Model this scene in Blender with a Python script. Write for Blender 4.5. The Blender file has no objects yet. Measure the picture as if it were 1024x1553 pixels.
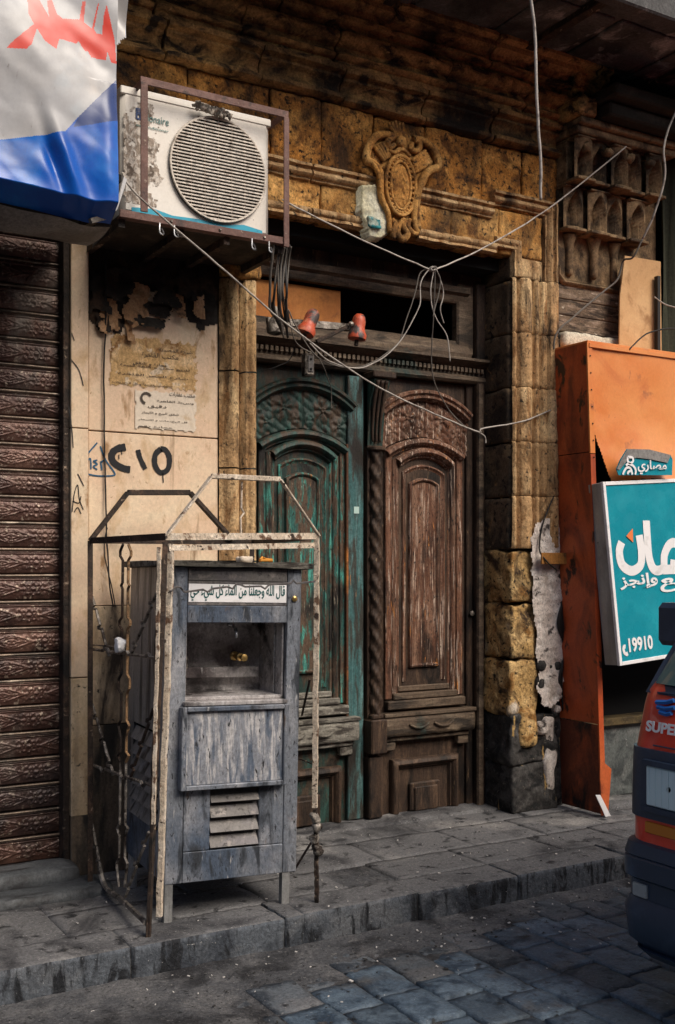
import bpy, bmesh, math, random
from math import sin, cos, pi, radians as R, sqrt, exp
from mathutils import Vector, Matrix, noise
random.seed(7)
S = bpy.context.scene
COL = S.collection

# ------------------------------------------------------------------ camera, sky, sun, exposure
F, PH, EYE, CY, HZ = 1650.0, R(30.6), 1.5, -5.14, 857.0
cd = bpy.data.cameras.new('camera'); cam = bpy.data.objects.new('camera', cd); COL.objects.link(cam)
cam.location = (0, CY, EYE); cam.rotation_euler = (R(90), 0, -PH)
cd.sensor_fit = 'VERTICAL'; cd.sensor_height = 36; cd.sensor_width = 24; cd.lens = 36*F/1553
cd.shift_y = (HZ-776.5)/1553; cd.clip_start = .05; cd.clip_end = 300
S.camera = cam
SUN_EL, SUN_AZ = R(45), R(160)     # azimuth clockwise from +y
wd = bpy.data.worlds.new('World'); S.world = wd; wd.use_nodes = True
nt = wd.node_tree; sk = nt.nodes.new('ShaderNodeTexSky'); sk.sky_type = 'NISHITA'; sk.sun_disc = False
sk.sun_elevation = SUN_EL; sk.sun_rotation = SUN_AZ; sk.dust_density = 4.0; sk.air_density = 1.0; sk.ozone_density = 1.0
nt.links.new(sk.outputs[0], nt.nodes['Background'].inputs[0]); nt.nodes['Background'].inputs[1].default_value = .07
sl = bpy.data.lights.new('sun', 'SUN'); sl.energy = 1.5; sl.angle = R(34); sl.color = (1, .93, .82)
so = bpy.data.objects.new('sun', sl); COL.objects.link(so)
so.rotation_euler = (R(90)-SUN_EL, 0, pi-SUN_AZ)
S.view_settings.view_transform = 'Standard'; S.view_settings.look = 'None'
S.view_settings.exposure = 1.0; S.view_settings.gamma = 1; S.view_settings.use_curve_mapping = False

# ------------------------------------------------------------------ helpers
s_, c_ = sin(PH), cos(PH)
def P(u, v, y=None, x=None, z=None):
    """the place in the world seen at a point of the photograph, on the plane y=, x= or z="""
    a = (u-512)/F; b = (HZ-v)/F
    dx, dy, dz = s_+c_*a, c_-s_*a, b
    t = (y-CY)/dy if y is not None else x/dx if x is not None else (z-EYE)/dz
    return Vector((dx*t, CY+dy*t, EYE+dz*t))
def N(x, y, z, f=1.0): return noise.noise(Vector((x*f, y*f, z*f)))
def fbm(x, y, z, f, o=3):
    s = 0; a = 1
    for i in range(o):
        s += a*N(x, y, z, f); f *= 2.1; a *= .5
    return s
def link(name, me, m=None, parent=None, smooth=None, **kw):
    o = bpy.data.objects.new(name, me); COL.objects.link(o)
    if m:
        for q in (m if isinstance(m, (list, tuple)) else [m]): me.materials.append(q)
    if parent: o.parent = parent
    if smooth is not None:
        for p in me.polygons: p.use_smooth = True
        if smooth < 180: me.set_sharp_from_angle(angle=R(smooth))
    for k, q in kw.items(): o[k] = q
    return o
def empty(name, loc=(0, 0, 0), **kw):
    o = bpy.data.objects.new(name, None); COL.objects.link(o); o.location = loc; o.empty_display_size = .1
    for k, q in kw.items(): o[k] = q
    return o
class MB:
    def __init__(s): s.v = []; s.f = []; s.mi = []
    def add(s, vs, fs, mi=0):
        b = len(s.v); s.v += [tuple(q) for q in vs]
        for f in fs: s.f.append([b+i for i in f]); s.mi.append(mi)
        return s
    def box(s, x0, x1, y0, y1, z0, z1, mi=0):
        vs = [(x, y, z) for z in (z0, z1) for y in (y0, y1) for x in (x0, x1)]
        return s.add(vs, [(0, 2, 3, 1), (4, 5, 7, 6), (0, 1, 5, 4), (2, 6, 7, 3), (0, 4, 6, 2), (1, 3, 7, 5)], mi)
    def bar(s, a, b, w, h=None, up=(0, 0, 1), mi=0):
        a = Vector(a); b = Vector(b); h = h or w; d = (b-a).normalized(); up = Vector(up)
        if abs(d.dot(up)) > .97: up = Vector((0, 1, 0))
        r = d.cross(up).normalized()*w/2; t = r.cross(d).normalized()*h/2
        vs = [p+i*r+j*t for p in (a, b) for i, j in ((-1, -1), (1, -1), (1, 1), (-1, 1))]
        return s.add(vs, [(3, 2, 1, 0), (4, 5, 6, 7), (0, 1, 5, 4), (1, 2, 6, 5), (2, 3, 7, 6), (3, 0, 4, 7)], mi)
    def tube(s, pts, r, n=8, mi=0, closed=False):
        pts = [Vector(p) for p in pts]; L = len(pts); rr = r if isinstance(r, (list, tuple)) else [r]*L
        prev = None; vs = []
        for i, p in enumerate(pts):
            if closed: d = pts[(i+1) % L]-pts[i-1]
            else: d = pts[min(i+1, L-1)]-pts[max(i-1, 0)]
            d = d.normalized() if d.length > 1e-9 else Vector((0, 0, 1))
            if prev is None:
                prev = d.cross(Vector((0, 1, 0)) if abs(d.y) < .9 else Vector((1, 0, 0))).normalized()
            prev = (prev-d*prev.dot(d)); prev = prev.normalized() if prev.length > 1e-6 else d.orthogonal().normalized()
            q = d.cross(prev)
            vs += [p+rr[i]*(cos(2*pi*k/n)*prev+sin(2*pi*k/n)*q) for k in range(n)]
        fs = []
        for i in range(L if closed else L-1):
            j = (i+1) % L
            fs += [(i*n+k, i*n+(k+1) % n, j*n+(k+1) % n, j*n+k) for k in range(n)]
        if not closed: fs += [tuple(range(n))[::-1], tuple((L-1)*n+k for k in range(n))]
        return s.add(vs, fs, mi)
    def lathe(s, base, prof, n=14, axis=(0, 0, 1), mi=0):
        base = Vector(base); ax = Vector(axis).normalized(); e1 = ax.orthogonal().normalized(); e2 = ax.cross(e1)
        vs = [base+ax*h+r*(cos(2*pi*k/n)*e1+sin(2*pi*k/n)*e2) for r, h in prof for k in range(n)]
        L = len(prof)
        fs = [(i*n+k, i*n+(k+1) % n, (i+1)*n+(k+1) % n, (i+1)*n+k) for i in range(L-1) for k in range(n)]
        fs += [tuple(range(n))[::-1], tuple((L-1)*n+k for k in range(n))]
        return s.add(vs, fs, mi)
    def prism(s, poly, y0, y1, mi=0):
        """polygon in x,z pushed from y0 to y1"""
        n = len(poly); vs = [(p[0], y, p[1]) for y in (y0, y1) for p in poly]
        fs = [tuple(range(n)), tuple(range(2*n-1, n-1, -1))]+[(i, i+n, (i+1) % n+n, (i+1) % n) for i in range(n)]
        return s.add(vs, fs, mi)
    def build(s, name, m, parent=None, bevel=0, smooth=None, fix=True, **kw):
        me = bpy.data.meshes.new(name); me.from_pydata(s.v, [], s.f)
        me.polygons.foreach_set('material_index', s.mi)
        if fix or bevel:
            bm = bmesh.new(); bm.from_mesh(me)
            if fix: bmesh.ops.recalc_face_normals(bm, faces=bm.faces)
            if bevel: bmesh.ops.bevel(bm, geom=list(bm.edges), offset=bevel, segments=1, affect='EDGES', clamp_overlap=True)
            bm.to_mesh(me); bm.free()
        return link(name, me, m, parent, smooth, **kw)
def rough(x0, x1, y0, y1, z0, z1, res=.03, rad=.01, amp=.004, fr=9, amp2=0, fr2=3, seed=0):
    """a stone: a box with worn round edges and an uneven face"""
    c = ((x0+x1)/2, (y0+y1)/2, (z0+z1)/2); h = ((x1-x0)/2, (y1-y0)/2, (z1-z0)/2)
    n = [max(2, int(2*q/res)) for q in h]; idx = {}; vs = []; fs = []
    rad = min(rad, min(h)*.95)
    def vert(i, j, k):
        key = (i, j, k)
        if key in idx: return idx[key]
        p = [h[a]*(2*t/n[a]-1) for a, t in enumerate(key)]
        q = [max(-(h[a]-rad), min(h[a]-rad, p[a])) for a in range(3)]
        d = Vector([p[a]-q[a] for a in range(3)])
        nn = d.normalized() if d.length > 1e-9 else Vector((0, 0, 0))
        w = Vector(q)+nn*rad+Vector(c)
        e = amp*fbm(w.x+seed, w.y, w.z, fr)+amp2*N(w.x-seed, w.y+seed, w.z, fr2)
        w += nn*e; idx[key] = len(vs); vs.append(tuple(w)); return idx[key]
    for a in range(3):
        b, d = (a+1) % 3, (a+2) % 3
        for side in (0, n[a]):
            for i in range(n[b]):
                for j in range(n[d]):
                    q = []
                    for (ii, jj) in ((i, j), (i+1, j), (i+1, j+1), (i, j+1)):
                        k = [0, 0, 0]; k[a] = side; k[b] = ii; k[d] = jj; q.append(vert(*k))
                    fs.append(q if side else q[::-1])
    return vs, fs
def stone(name, m, parent, x0, x1, y0, y1, z0, z1, **kw):
    vs, fs = rough(x0, x1, y0, y1, z0, z1, seed=random.uniform(0, 50), **kw)
    me = bpy.data.meshes.new(name); me.from_pydata(vs, [], fs)
    return link(name, me, m, parent, 180)
def hf(name, m, parent, x0, x1, z0, z1, res, fn, y0=0, inside=None, smooth=180, resz=None, **kw):
    """relief on a plane facing the street; fn gives how far it stands out"""
    nx = int((x1-x0)/res); nz = int((z1-z0)/(resz or res)); vs = []; fs = []
    for j in range(nz+1):
        for i in range(nx+1):
            x = x0+(x1-x0)*i/nx; z = z0+(z1-z0)*j/nz; vs.append((x, y0-fn(x, z), z))
    for j in range(nz):
        for i in range(nx):
            if inside and not inside(x0+(x1-x0)*(i+.5)/nx, z0+(z1-z0)*(j+.5)/nz): continue
            a = j*(nx+1)+i; fs.append((a, a+1, a+nx+2, a+nx+1))
    me = bpy.data.meshes.new(name); me.from_pydata(vs, [], fs)
    return link(name, me, m, parent, smooth, **kw)
def sweep(mb, path, prof, y0=0, closed=False, amp=0, step=.04, fr=8, mi=0):
    """a moulding: profile (offset to the right of the path, stand-out) run along a path in x,z"""
    pts = []; L = len(path); keep = []
    for i in range(L if closed else L-1):
        a = Vector((path[i][0], path[i][1])); b = Vector((path[(i+1) % L][0], path[(i+1) % L][1]))
        n = max(1, int((b-a).length/step)) if amp else 1
        for k in range(n): pts.append(a.lerp(b, k/n))
    if not closed: pts.append(Vector((path[-1][0], path[-1][1])))
    L = len(pts); np_ = len(prof); vs = []
    for i, p in enumerate(pts):
        if closed: t1 = (p-pts[i-1]).normalized(); t2 = (pts[(i+1) % L]-p).normalized()
        else:
            t1 = (p-pts[max(i-1, 0)]); t2 = (pts[min(i+1, L-1)]-p)
            t1 = t2.copy() if t1.length < 1e-9 else t1; t2 = t1.copy() if t2.length < 1e-9 else t2
            t1.normalize(); t2.normalize()
        n1 = Vector((t1.y, -t1.x)); n2 = Vector((t2.y, -t2.x)); nn = (n1+n2)
        nn = nn.normalized() if nn.length > 1e-6 else n1; k = 1/max(.35, nn.dot(n1))
        for o, q in prof:
            e = amp*fbm(p.x+o, y0-q, p.y, fr) if amp else 0
            e2 = amp*N(p.x+o, q+7, p.y, fr*1.7) if amp else 0
            vs.append((p.x+nn.x*(o*k+e2), y0-max(0, q+e if q > 0 else q), p.y+nn.y*(o*k+e2)))
    fs = []
    for i in range(L if closed else L-1):
        j = (i+1) % L
        fs += [(i*np_+k, i*np_+k+1, j*np_+k+1, j*np_+k) for k in range(np_-1)]
    if not closed: fs += [tuple(range(np_)), tuple((L-1)*np_+k for k in range(np_))[::-1]]
    return mb.add(vs, fs, mi)
def arc(cx, half, zend, sag, n=18):
    r = (half*half+sag*sag)/(2*sag); zc = zend+sag-r; a = math.asin(min(1, half/r))
    return [(cx+r*sin(-a+2*a*i/n), zc+r*cos(-a+2*a*i/n)) for i in range(n+1)]
def bez(pts, n=10):
    """smooth curve through points"""
    pts = [Vector(p) for p in pts]; out = []
    for i in range(len(pts)-1):
        p0 = pts[max(i-1, 0)]; p1 = pts[i]; p2 = pts[i+1]; p3 = pts[min(i+2, len(pts)-1)]
        for k in range(n):
            t = k/n
            out.append(.5*((2*p1)+(p2-p0)*t+(2*p0-5*p1+4*p2-p3)*t*t+(3*p1-p0-3*p2+p3)*t**3))
    out.append(pts[-1]); return out
def inpoly(x, z, poly):
    r = False; j = len(poly)-1
    for i in range(len(poly)):
        a, b = poly[i], poly[j]
        if (a[1] > z) != (b[1] > z) and x < (b[0]-a[0])*(z-a[1])/(b[1]-a[1])+a[0]: r = not r
        j = i
    return r

# ------------------------------------------------------------------ materials
V1 = (1, 1, 1)
def mat(name, base, layers=(), rough=.8, bump=.3, bs=40, bstr=(1, 1, 1), metal=0, rnd=.12, spec=.3, obj=False, bd=.01, coat=0, grain=.5, gs=75):
    """layers: (colour, scale, low, high, stretch, detail, distortion): noise-masked coats"""
    m = bpy.data.materials.new(name); m.use_nodes = True; t = m.node_tree; nd = t.nodes; lk = t.links
    b = nd['Principled BSDF']
    if obj: co = nd.new('ShaderNodeTexCoord').outputs['Object']
    else: co = nd.new('ShaderNodeNewGeometry').outputs['Position']
    def nz(scale, stretch, detail=6, dist=0, off=0, rg=.6):
        mp = nd.new('ShaderNodeMapping'); mp.inputs['Scale'].default_value = stretch; mp.inputs['Location'].default_value = (off, off*1.7, -off)
        lk.new(co, mp.inputs[0]); n = nd.new('ShaderNodeTexNoise'); n.inputs['Scale'].default_value = scale
        n.inputs['Detail'].default_value = detail; n.inputs['Distortion'].default_value = dist; n.inputs['Roughness'].default_value = rg
        lk.new(mp.outputs[0], n.inputs['Vector']); return n.outputs[0]
    rgb = nd.new('ShaderNodeRGB'); rgb.outputs[0].default_value = (*base, 1); cur = rgb.outputs[0]
    for i, l in enumerate(layers):
        colr, sc, lo, hi = l[:4]; stt = l[4] if len(l) > 4 else (1, 1, 1); det = l[5] if len(l) > 5 else 6; ds = l[6] if len(l) > 6 else .4
        mr = nd.new('ShaderNodeMapRange'); mr.inputs[1].default_value = lo; mr.inputs[2].default_value = hi
        lk.new(nz(sc, stt, det, ds, i*3.3+1), mr.inputs[0])
        mx = nd.new('ShaderNodeMix'); mx.data_type = 'RGBA'; lk.new(mr.outputs[0], mx.inputs[0]); lk.new(cur, mx.inputs[6])
        mx.inputs[7].default_value = (*colr, 1); cur = mx.outputs[2]
    if grain and bump:
        mr = nd.new('ShaderNodeMapRange'); mr.inputs[1].default_value = .3; mr.inputs[2].default_value = .7; mr.inputs[3].default_value = 1-grain; mr.inputs[4].default_value = 1+grain*.9; mr.clamp = False
        lk.new(nz(gs, (1, 1, .8), 5, .2, 21, .8), mr.inputs[0]); hs = nd.new('ShaderNodeHueSaturation'); lk.new(mr.outputs[0], hs.inputs['Value']); lk.new(cur, hs.inputs['Color']); cur = hs.outputs[0]
    if rnd:
        oi = nd.new('ShaderNodeObjectInfo'); mr = nd.new('ShaderNodeMapRange'); mr.inputs[3].default_value = 1-rnd; mr.inputs[4].default_value = 1+rnd
        lk.new(oi.outputs['Random'], mr.inputs[0]); hs = nd.new('ShaderNodeHueSaturation'); lk.new(mr.outputs[0], hs.inputs['Value']); lk.new(cur, hs.inputs['Color']); cur = hs.outputs[0]
    lk.new(cur, b.inputs['Base Color']); b.inputs['Roughness'].default_value = rough; b.inputs['Metallic'].default_value = metal
    b.inputs['Specular IOR Level'].default_value = spec; b.inputs['Coat Weight'].default_value = coat
    if bump:
        bp = nd.new('ShaderNodeBump'); bp.inputs['Strength'].default_value = bump; bp.inputs['Distance'].default_value = bd
        lk.new(nz(bs, bstr, 9, .3, 9, .65), bp.inputs['Height']); lk.new(bp.outputs[0], b.inputs['Normal'])
        rr = nd.new('ShaderNodeMapRange'); rr.inputs[3].default_value = max(.05, rough-.2); rr.inputs[4].default_value = min(1, rough+.15)
        lk.new(nz(bs*.3, bstr, 4, 0, 4), rr.inputs[0]); lk.new(rr.outputs[0], b.inputs['Roughness'])
    return m
VW = (14, 14, 1)
ochre = mat('ochre_stone', (.48, .225, .055), [((.66, .37, .12), 5, .45, .62), ((.20, .085, .022), 10, .50, .64), ((.07, .035, .013), 3.0, .52, .70, (1, 1, .6), 10, 1.2), ((.03, .018, .010), 34, .56, .66, V1, 10), ((.025, .015, .009), 1.6, .56, .72, V1, 10, 1)], bump=1, bs=46, rough=.9, grain=.6, rnd=.08)
frieze = mat('sooty_ochre_stone', (.46, .195, .040), [((.64, .32, .085), 6, .47, .62), ((.17, .07, .018), 9, .49, .62), ((.06, .028, .010), 2.4, .47, .66, (1.4, 1.4, .7), 11, 1.4), ((.024, .014, .008), 38, .53, .64, V1, 10), ((.02, .012, .008), 1.3, .50, .68, V1, 10, 1.5)], bump=1.2, bs=48, rough=.95, grain=.65, rnd=.08)
cornice_m = mat('blackened_stone', (.36, .20, .075), [((.55, .32, .11), 5, .50, .64), ((.03, .02, .013), 6, .46, .62, (1, 1, 2), 10, 1), ((.38, .23, .10), 30, .62, .70), ((.02, .014, .01), 1.8, .5, .66, V1, 9)], bump=1, bs=44, rough=.95, grain=.6)
jamb_m = mat('jamb_limestone', (.42, .255, .12), [((.58, .40, .21), 5, .46, .62, (1, 1, .6)), ((.24, .12, .045), 9, .52, .66, (1.8, 1.8, .5)), ((.06, .035, .018), 3.2, .54, .68, (2.2, 2.2, .5), 11, 1), ((.03, .02, .013), 40, .58, .66, (1, 1, .7), 9)], bump=1, bs=46, rough=.9, grain=.55, rnd=.1)
reveal_m = mat('shaded_reveal_stone', (.105, .07, .042), [((.2, .13, .07), 4, .53, .66), ((.03, .022, .016), 6, .46, .6), ((.3, .16, .06), 9, .64, .7), ((.015, .012, .01), 22, .57, .64)], bump=.8, bs=42, rough=.9)
yellow_m = mat('yellow_limestone', (.46, .285, .11), [((.62, .42, .19), 6, .46, .6), ((.26, .125, .035), 8, .5, .64), ((.06, .035, .018), 4, .53, .64, (1, 1, .8), 11, 1.5), ((.02, .015, .01), 36, .56, .64, V1, 10), ((.55, .47, .38), 3.1, .60, .68, (1, 1, .6), 9)], bump=1.5, bs=36, rough=.92, grain=.6, rnd=.08)
black_m = mat('grimed_black_stone', (.035, .032, .03), [((.075, .07, .066), 9, .48, .64), ((.012, .012, .012), 16, .5, .6), ((.14, .12, .1), 40, .63, .7), ((.4, .25, .09), 3.4, .63, .655, (3, 3, .5), 6)], bump=1.2, bs=26, rough=.85)
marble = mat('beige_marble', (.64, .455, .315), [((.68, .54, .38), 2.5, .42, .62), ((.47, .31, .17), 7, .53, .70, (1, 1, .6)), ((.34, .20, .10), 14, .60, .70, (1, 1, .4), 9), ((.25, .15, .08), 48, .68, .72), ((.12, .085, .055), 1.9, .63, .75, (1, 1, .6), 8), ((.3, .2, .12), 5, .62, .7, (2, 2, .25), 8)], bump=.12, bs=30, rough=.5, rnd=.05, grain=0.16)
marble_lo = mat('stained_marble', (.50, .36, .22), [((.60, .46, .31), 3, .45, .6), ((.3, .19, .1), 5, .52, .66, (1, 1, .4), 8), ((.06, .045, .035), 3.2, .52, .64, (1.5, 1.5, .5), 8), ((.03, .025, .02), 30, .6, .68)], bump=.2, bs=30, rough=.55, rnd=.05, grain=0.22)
marble_dk = mat('dark_marble', (.12, .09, .065), [((.32, .22, .13), 3, .5, .68, (1, 1, .5), 8), ((.03, .026, .022), 5, .46, .6, (1.6, 1.6, .4), 9)], bump=.25, bs=25, rough=.6, rnd=.05)
plaster = mat('old_plaster', (.54, .47, .42), [((.40, .34, .29), 5, .50, .64), ((.66, .60, .55), 9, .52, .62), ((.06, .05, .045), 12, .6, .66, V1, 9), ((.03, .028, .025), 50, .64, .68)], bump=.9, bs=35, rough=.9)
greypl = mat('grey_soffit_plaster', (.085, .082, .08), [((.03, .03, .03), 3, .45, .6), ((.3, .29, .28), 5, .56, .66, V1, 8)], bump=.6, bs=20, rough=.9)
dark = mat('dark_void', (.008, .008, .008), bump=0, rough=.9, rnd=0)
shut = mat('rusty_shutter', (.075, .036, .028), [((.13, .068, .050), 4, .47, .62), ((.03, .016, .013), 7, .5, .66, (1, 1, .6), 9), ((.34, .26, .20), 40, .58, .68), ((.04, .033, .034), 1.2, .50, .70, V1, 9), ((.16, .13, .11), 2.3, .60, .72, (1, 1, .5), 9)], bump=.35, bs=60, rough=.38, metal=.35, spec=.5, rnd=.2, grain=.35)
shut_edge = mat('shutter_lath', (.16, .115, .085), [((.06, .045, .035), 9, .45, .6, (.5, 1, 1)), ((.3, .24, .19), 14, .58, .66, (.4, 1, 1))], bump=.2, bs=50, rough=.4, metal=.5, spec=.5)
teal = mat('teal_peeling_wood', (.03, .105, .09), [((.075, .31, .25), 3, .48, .60, VW), ((.095, .06, .04), 5, .44, .52, (8, 8, 1.4), 11), ((.018, .015, .013), 2.0, .49, .63, (3, 3, 1), 9, .8), ((.28, .24, .18), 9, .62, .67, (10, 10, 1), 9), ((.34, .14, .04), 4, .68, .71, (8, 8, .8), 8), ((.015, .013, .01), 36, .58, .66, (3, 3, 1))], bump=.8, bs=24, bstr=(5, 5, .7), rough=.6)
teal_dk = mat('dark_teal_wood', (.022, .045, .038), [((.035, .09, .075), 5, .54, .66, (5, 5, 1)), ((.065, .044, .03), 6, .47, .56, (3, 3, 1), 9), ((.012, .011, .009), 9, .55, .66)], bump=.6, bs=25, bstr=(3, 3, .8), rough=.55)
tealblue = mat('teal_blue_stile_wood', (.045, .12, .12), [((.10, .20, .20), 2, .48, .62, VW), ((.05, .05, .042), 3.6, .50, .58, (10, 10, 1.2), 10), ((.02, .016, .013), 1.6, .50, .66, (3, 3, 1), 9), ((.38, .15, .04), 2.6, .66, .7, (12, 12, .8), 8)], bump=.5, bs=25, bstr=(5, 5, .6), rough=.6)
brown = mat('brown_worn_wood', (.14, .06, .034), [((.25, .14, .09), 3.5, .47, .62, (10, 10, .8)), ((.03, .015, .010), 2.0, .48, .64, (3, 3, .9), 9, .8), ((.50, .38, .30), 5, .56, .63, (16, 16, .9), 11), ((.50, .2, .05), 5, .63, .67, (9, 9, 1.1), 9), ((.02, .012, .009), 34, .57, .65, (3, 3, .8))], bump=.9, bs=24, bstr=(6, 6, .6), rough=.6)
brown_dk = mat('dark_brown_wood', (.045, .027, .018), [((.09, .055, .035), 4, .5, .64, (6, 6, .8)), ((.014, .01, .008), 3, .5, .64, (3, 3, 1)), ((.2, .13, .07), 12, .66, .7, (6, 6, .8))], bump=.6, bs=24, bstr=(5, 5, .6), rough=.6)
brown_h = mat('dusty_dark_rail_wood', (.10, .068, .045), [((.19, .14, .095), 4, .5, .64, (.8, 6, 6)), ((.03, .022, .016), 4, .5, .64, (1, 3, 3)), ((.02, .05, .045), 3, .6, .7)], bump=.6, bs=24, bstr=(.6, 5, 5), rough=.65)
greywood = mat('grey_rotten_wood', (.17, .155, .13), [((.28, .26, .22), 6, .5, .62, (1, 5, 5)), ((.05, .042, .035), 7, .5, .6, (1, 4, 4), 9)], bump=.8, bs=25, bstr=(.8, 5, 5), rough=.85)
steel = mat('blue_grey_steel', (.19, .205, .235), [((.34, .34, .36), 2.5, .47, .62, (2, 2, 1)), ((.085, .11, .155), 2.0, .46, .62, (1.5, 1.5, .8)), ((.045, .05, .06), 5, .52, .64, (3, 3, .7), 10, 1), ((.42, .41, .41), 14, .63, .70, (4, 4, .6), 9), ((.02, .02, .024), 40, .60, .67, (2, 2, .8)), ((.16, .09, .05), 4.5, .64, .70, (2, 2, .8), 9)], bump=.4, bs=44, bstr=(2, 2, .6), rough=.48, metal=.25, spec=.5, rnd=.1, grain=.4)
steel_v = mat('streaked_grey_steel', (.24, .25, .28), [((.50, .48, .48), 9, .48, .58, (5, 5, .7), 9), ((.10, .125, .17), 7, .53, .63, (4, 4, .6), 9), ((.03, .03, .036), 3, .55, .68, (2, 2, .8), 9), ((.02, .02, .022), 30, .6, .66, (2, 2, .5))], bump=.5, bs=30, bstr=(3, 3, .5), rough=.48, metal=.2, spec=.5, rnd=.04, grain=.4)
steel_lo = mat('pinkish_grey_louvre_steel', (.12, .11, .105), [((.11, .10, .105), 6, .48, .62, V1, 9), ((.24, .21, .195), 16, .56, .66), ((.04, .035, .035), 30, .58, .66)], bump=.35, bs=40, rough=.5, metal=.2, grain=.3)
steel_dk = mat('dirty_side_steel', (.27, .265, .26), [((.38, .37, .37), 3, .5, .64, (3, 3, .5)), ((.05, .05, .052), 3, .5, .64, (4, 4, .4))], bump=.2, bs=30, rough=.5, metal=.3, spec=.5, grain=0.3)
stainless = mat('stained_stainless', (.42, .39, .38), [((.12, .10, .10), 3, .46, .62, V1, 9), ((.55, .53, .52), 9, .58, .65, (3, 3, .8), 10), ((.03, .025, .025), 5, .56, .66, V1, 9)], bump=.2, bs=30, rough=.3, metal=.15, spec=.6)
cream = mat('peeling_cream_paint', (.58, .47, .36), [((.68, .58, .47), 9, .5, .6), ((.16, .09, .055), 16, .57, .61, V1, 9, .2), ((.05, .032, .024), 26, .6, .64, V1, 9), ((.2, .12, .07), 4, .62, .7)], bump=.9, bs=60, rough=.7, rnd=.05)
rustiron = mat('dark_rusty_iron', (.04, .028, .022), [((.09, .055, .038), 12, .5, .62), ((.30, .22, .16), 22, .62, .68), ((.015, .013, .012), 8, .55, .65)], bump=.7, bs=60, rough=.7, metal=.2)
beam_m = mat('near_black_timber', (.022, .018, .014), [((.05, .04, .03), 6, .56, .7)], bump=.4, rough=.9)  # near-black colour paints in the shade under the balcony
greyiron = mat('worn_grey_iron', (.20, .175, .15), [((.42, .37, .32), 20, .52, .62), ((.04, .03, .025), 15, .52, .6)], bump=.6, bs=60, rough=.55, metal=.5)
acm = mat('dirty_white_enamel', (.66, .60, .53), [((.72, .68, .62), 2, .4, .6), ((.40, .32, .25), 8, .62, .72, (1, 1, .7), 9), ((.2, .15, .12), 50, .68, .73)], bump=.06, bs=50, rough=.4, spec=.5, rnd=0, grain=0.07)
acdirt = mat('grime_on_enamel', (.28, .225, .18), [((.55, .49, .43), 30, .46, .54, (1.3, 1, .8), 10), ((.12, .09, .07), 20, .55, .62, V1, 10)], bump=.3, bs=50, rough=.8, rnd=0)
acgrille = mat('beige_wire_grille', (.60, .53, .45), [((.3, .24, .19), 12, .55, .68)], bump=.1, rough=.5, rnd=0)
acframe = mat('reddish_brown_angle_iron', (.13, .065, .052), [((.19, .1, .08), 8, .48, .62), ((.06, .035, .03), 14, .56, .66), ((.28, .2, .15), 40, .66, .7)], bump=.3, bs=60, rough=.6, grain=0.25)
bluepaint = mat('cyan_stripe', (.03, .32, .45), [((.02, .16, .26), 20, .55, .66)], bump=0, rough=.4, rnd=0)
navy = mat('navy_print', (.02, .05, .16), bump=0, rough=.5, rnd=0)
greenprint = mat('green_grey_print', (.10, .2, .19), bump=0, rough=.5, rnd=0)
orange = mat('orange_enamel_sheet', (.62, .18, .04), [((.70, .27, .08), 1.6, .42, .62), ((.50, .13, .035), 2.2, .56, .72, V1, 9, 1), ((.16, .06, .03), 70, .69, .73), ((.30, .10, .045), 7, .62, .72, (1, 1, .6), 10), ((.34, .2, .12), 3, .62, .74, (1, 1, .4), 9)], bump=.12, bs=10, rough=.42, spec=.5, rnd=0, grain=.08)
orange_side = mat('shaded_rusty_orange_sheet', (.42, .070, .018), [((.54, .12, .035), 2, .45, .62, (1, 1, .6)), ((.17, .03, .014), 4, .50, .66, (1, 1, .5), 9, 1), ((.035, .015, .01), 9, .57, .64, (1, 1, .6), 10), ((.02, .012, .01), 1.9, .58, .70, V1, 9)], bump=.3, bs=18, rough=.5, spec=.4, rnd=0, grain=.2)  # rust, over a darker redder base that paints the shade of the side
orange_lo = mat('rust_eaten_orange_sheet', (.13, .035, .018), [((.34, .075, .025), 4, .5, .62, (1, 1, .5), 8), ((.025, .014, .012), 6, .52, .62, (1, 1, .6), 9)], bump=.4, bs=22, rough=.65, rnd=0, grain=0.3)
tealsign = mat('turquoise_sign_face', (.008, .235, .305), [((.018, .30, .37), 2.2, .5, .66), ((.005, .18, .25), 40, .66, .72)], bump=.02, rough=.3, spec=.5, rnd=0, grain=0.06)
whitep = mat('white_print', (.78, .76, .76), [((.6, .58, .57), 12, .55, .7)], bump=0, rough=.4, rnd=0)
orangep = mat('orange_print', (.75, .2, .06), bump=0, rough=.4, rnd=0)
alum = mat('sign_box_aluminium', (.34, .36, .37), [((.2, .21, .22), 3, .5, .64, (1, 1, .5)), ((.06, .05, .05), 14, .64, .68, (1, 1, .6), 8)], bump=.1, bs=30, rough=.4, metal=.3, spec=.5, rnd=0, grain=0.12)
cardb = mat('brown_cardboard', (.50, .29, .135), [((.58, .36, .18), 3, .45, .6), ((.34, .18, .08), 7, .56, .7)], bump=.1, bs=30, rough=.85, grain=0.12)
oldwall = mat('brown_weathered_board', (.15, .105, .07), [((.26, .19, .14), 6, .5, .62, (1, 6, 6)), ((.05, .035, .025), 7, .5, .6, (1, 5, 5), 9), ((.5, .42, .33), 12, .66, .69, (1, 3, 3))], bump=.6, bs=25, bstr=(1, 5, 5), rough=.85)
musc = mat('carved_brown_stone', (.20, .125, .065), [((.32, .21, .11), 8, .5, .62), ((.06, .038, .022), 7, .48, .6, V1, 9), ((.02, .014, .01), 3, .55, .68)], bump=.8, bs=40, rough=.9)
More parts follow.
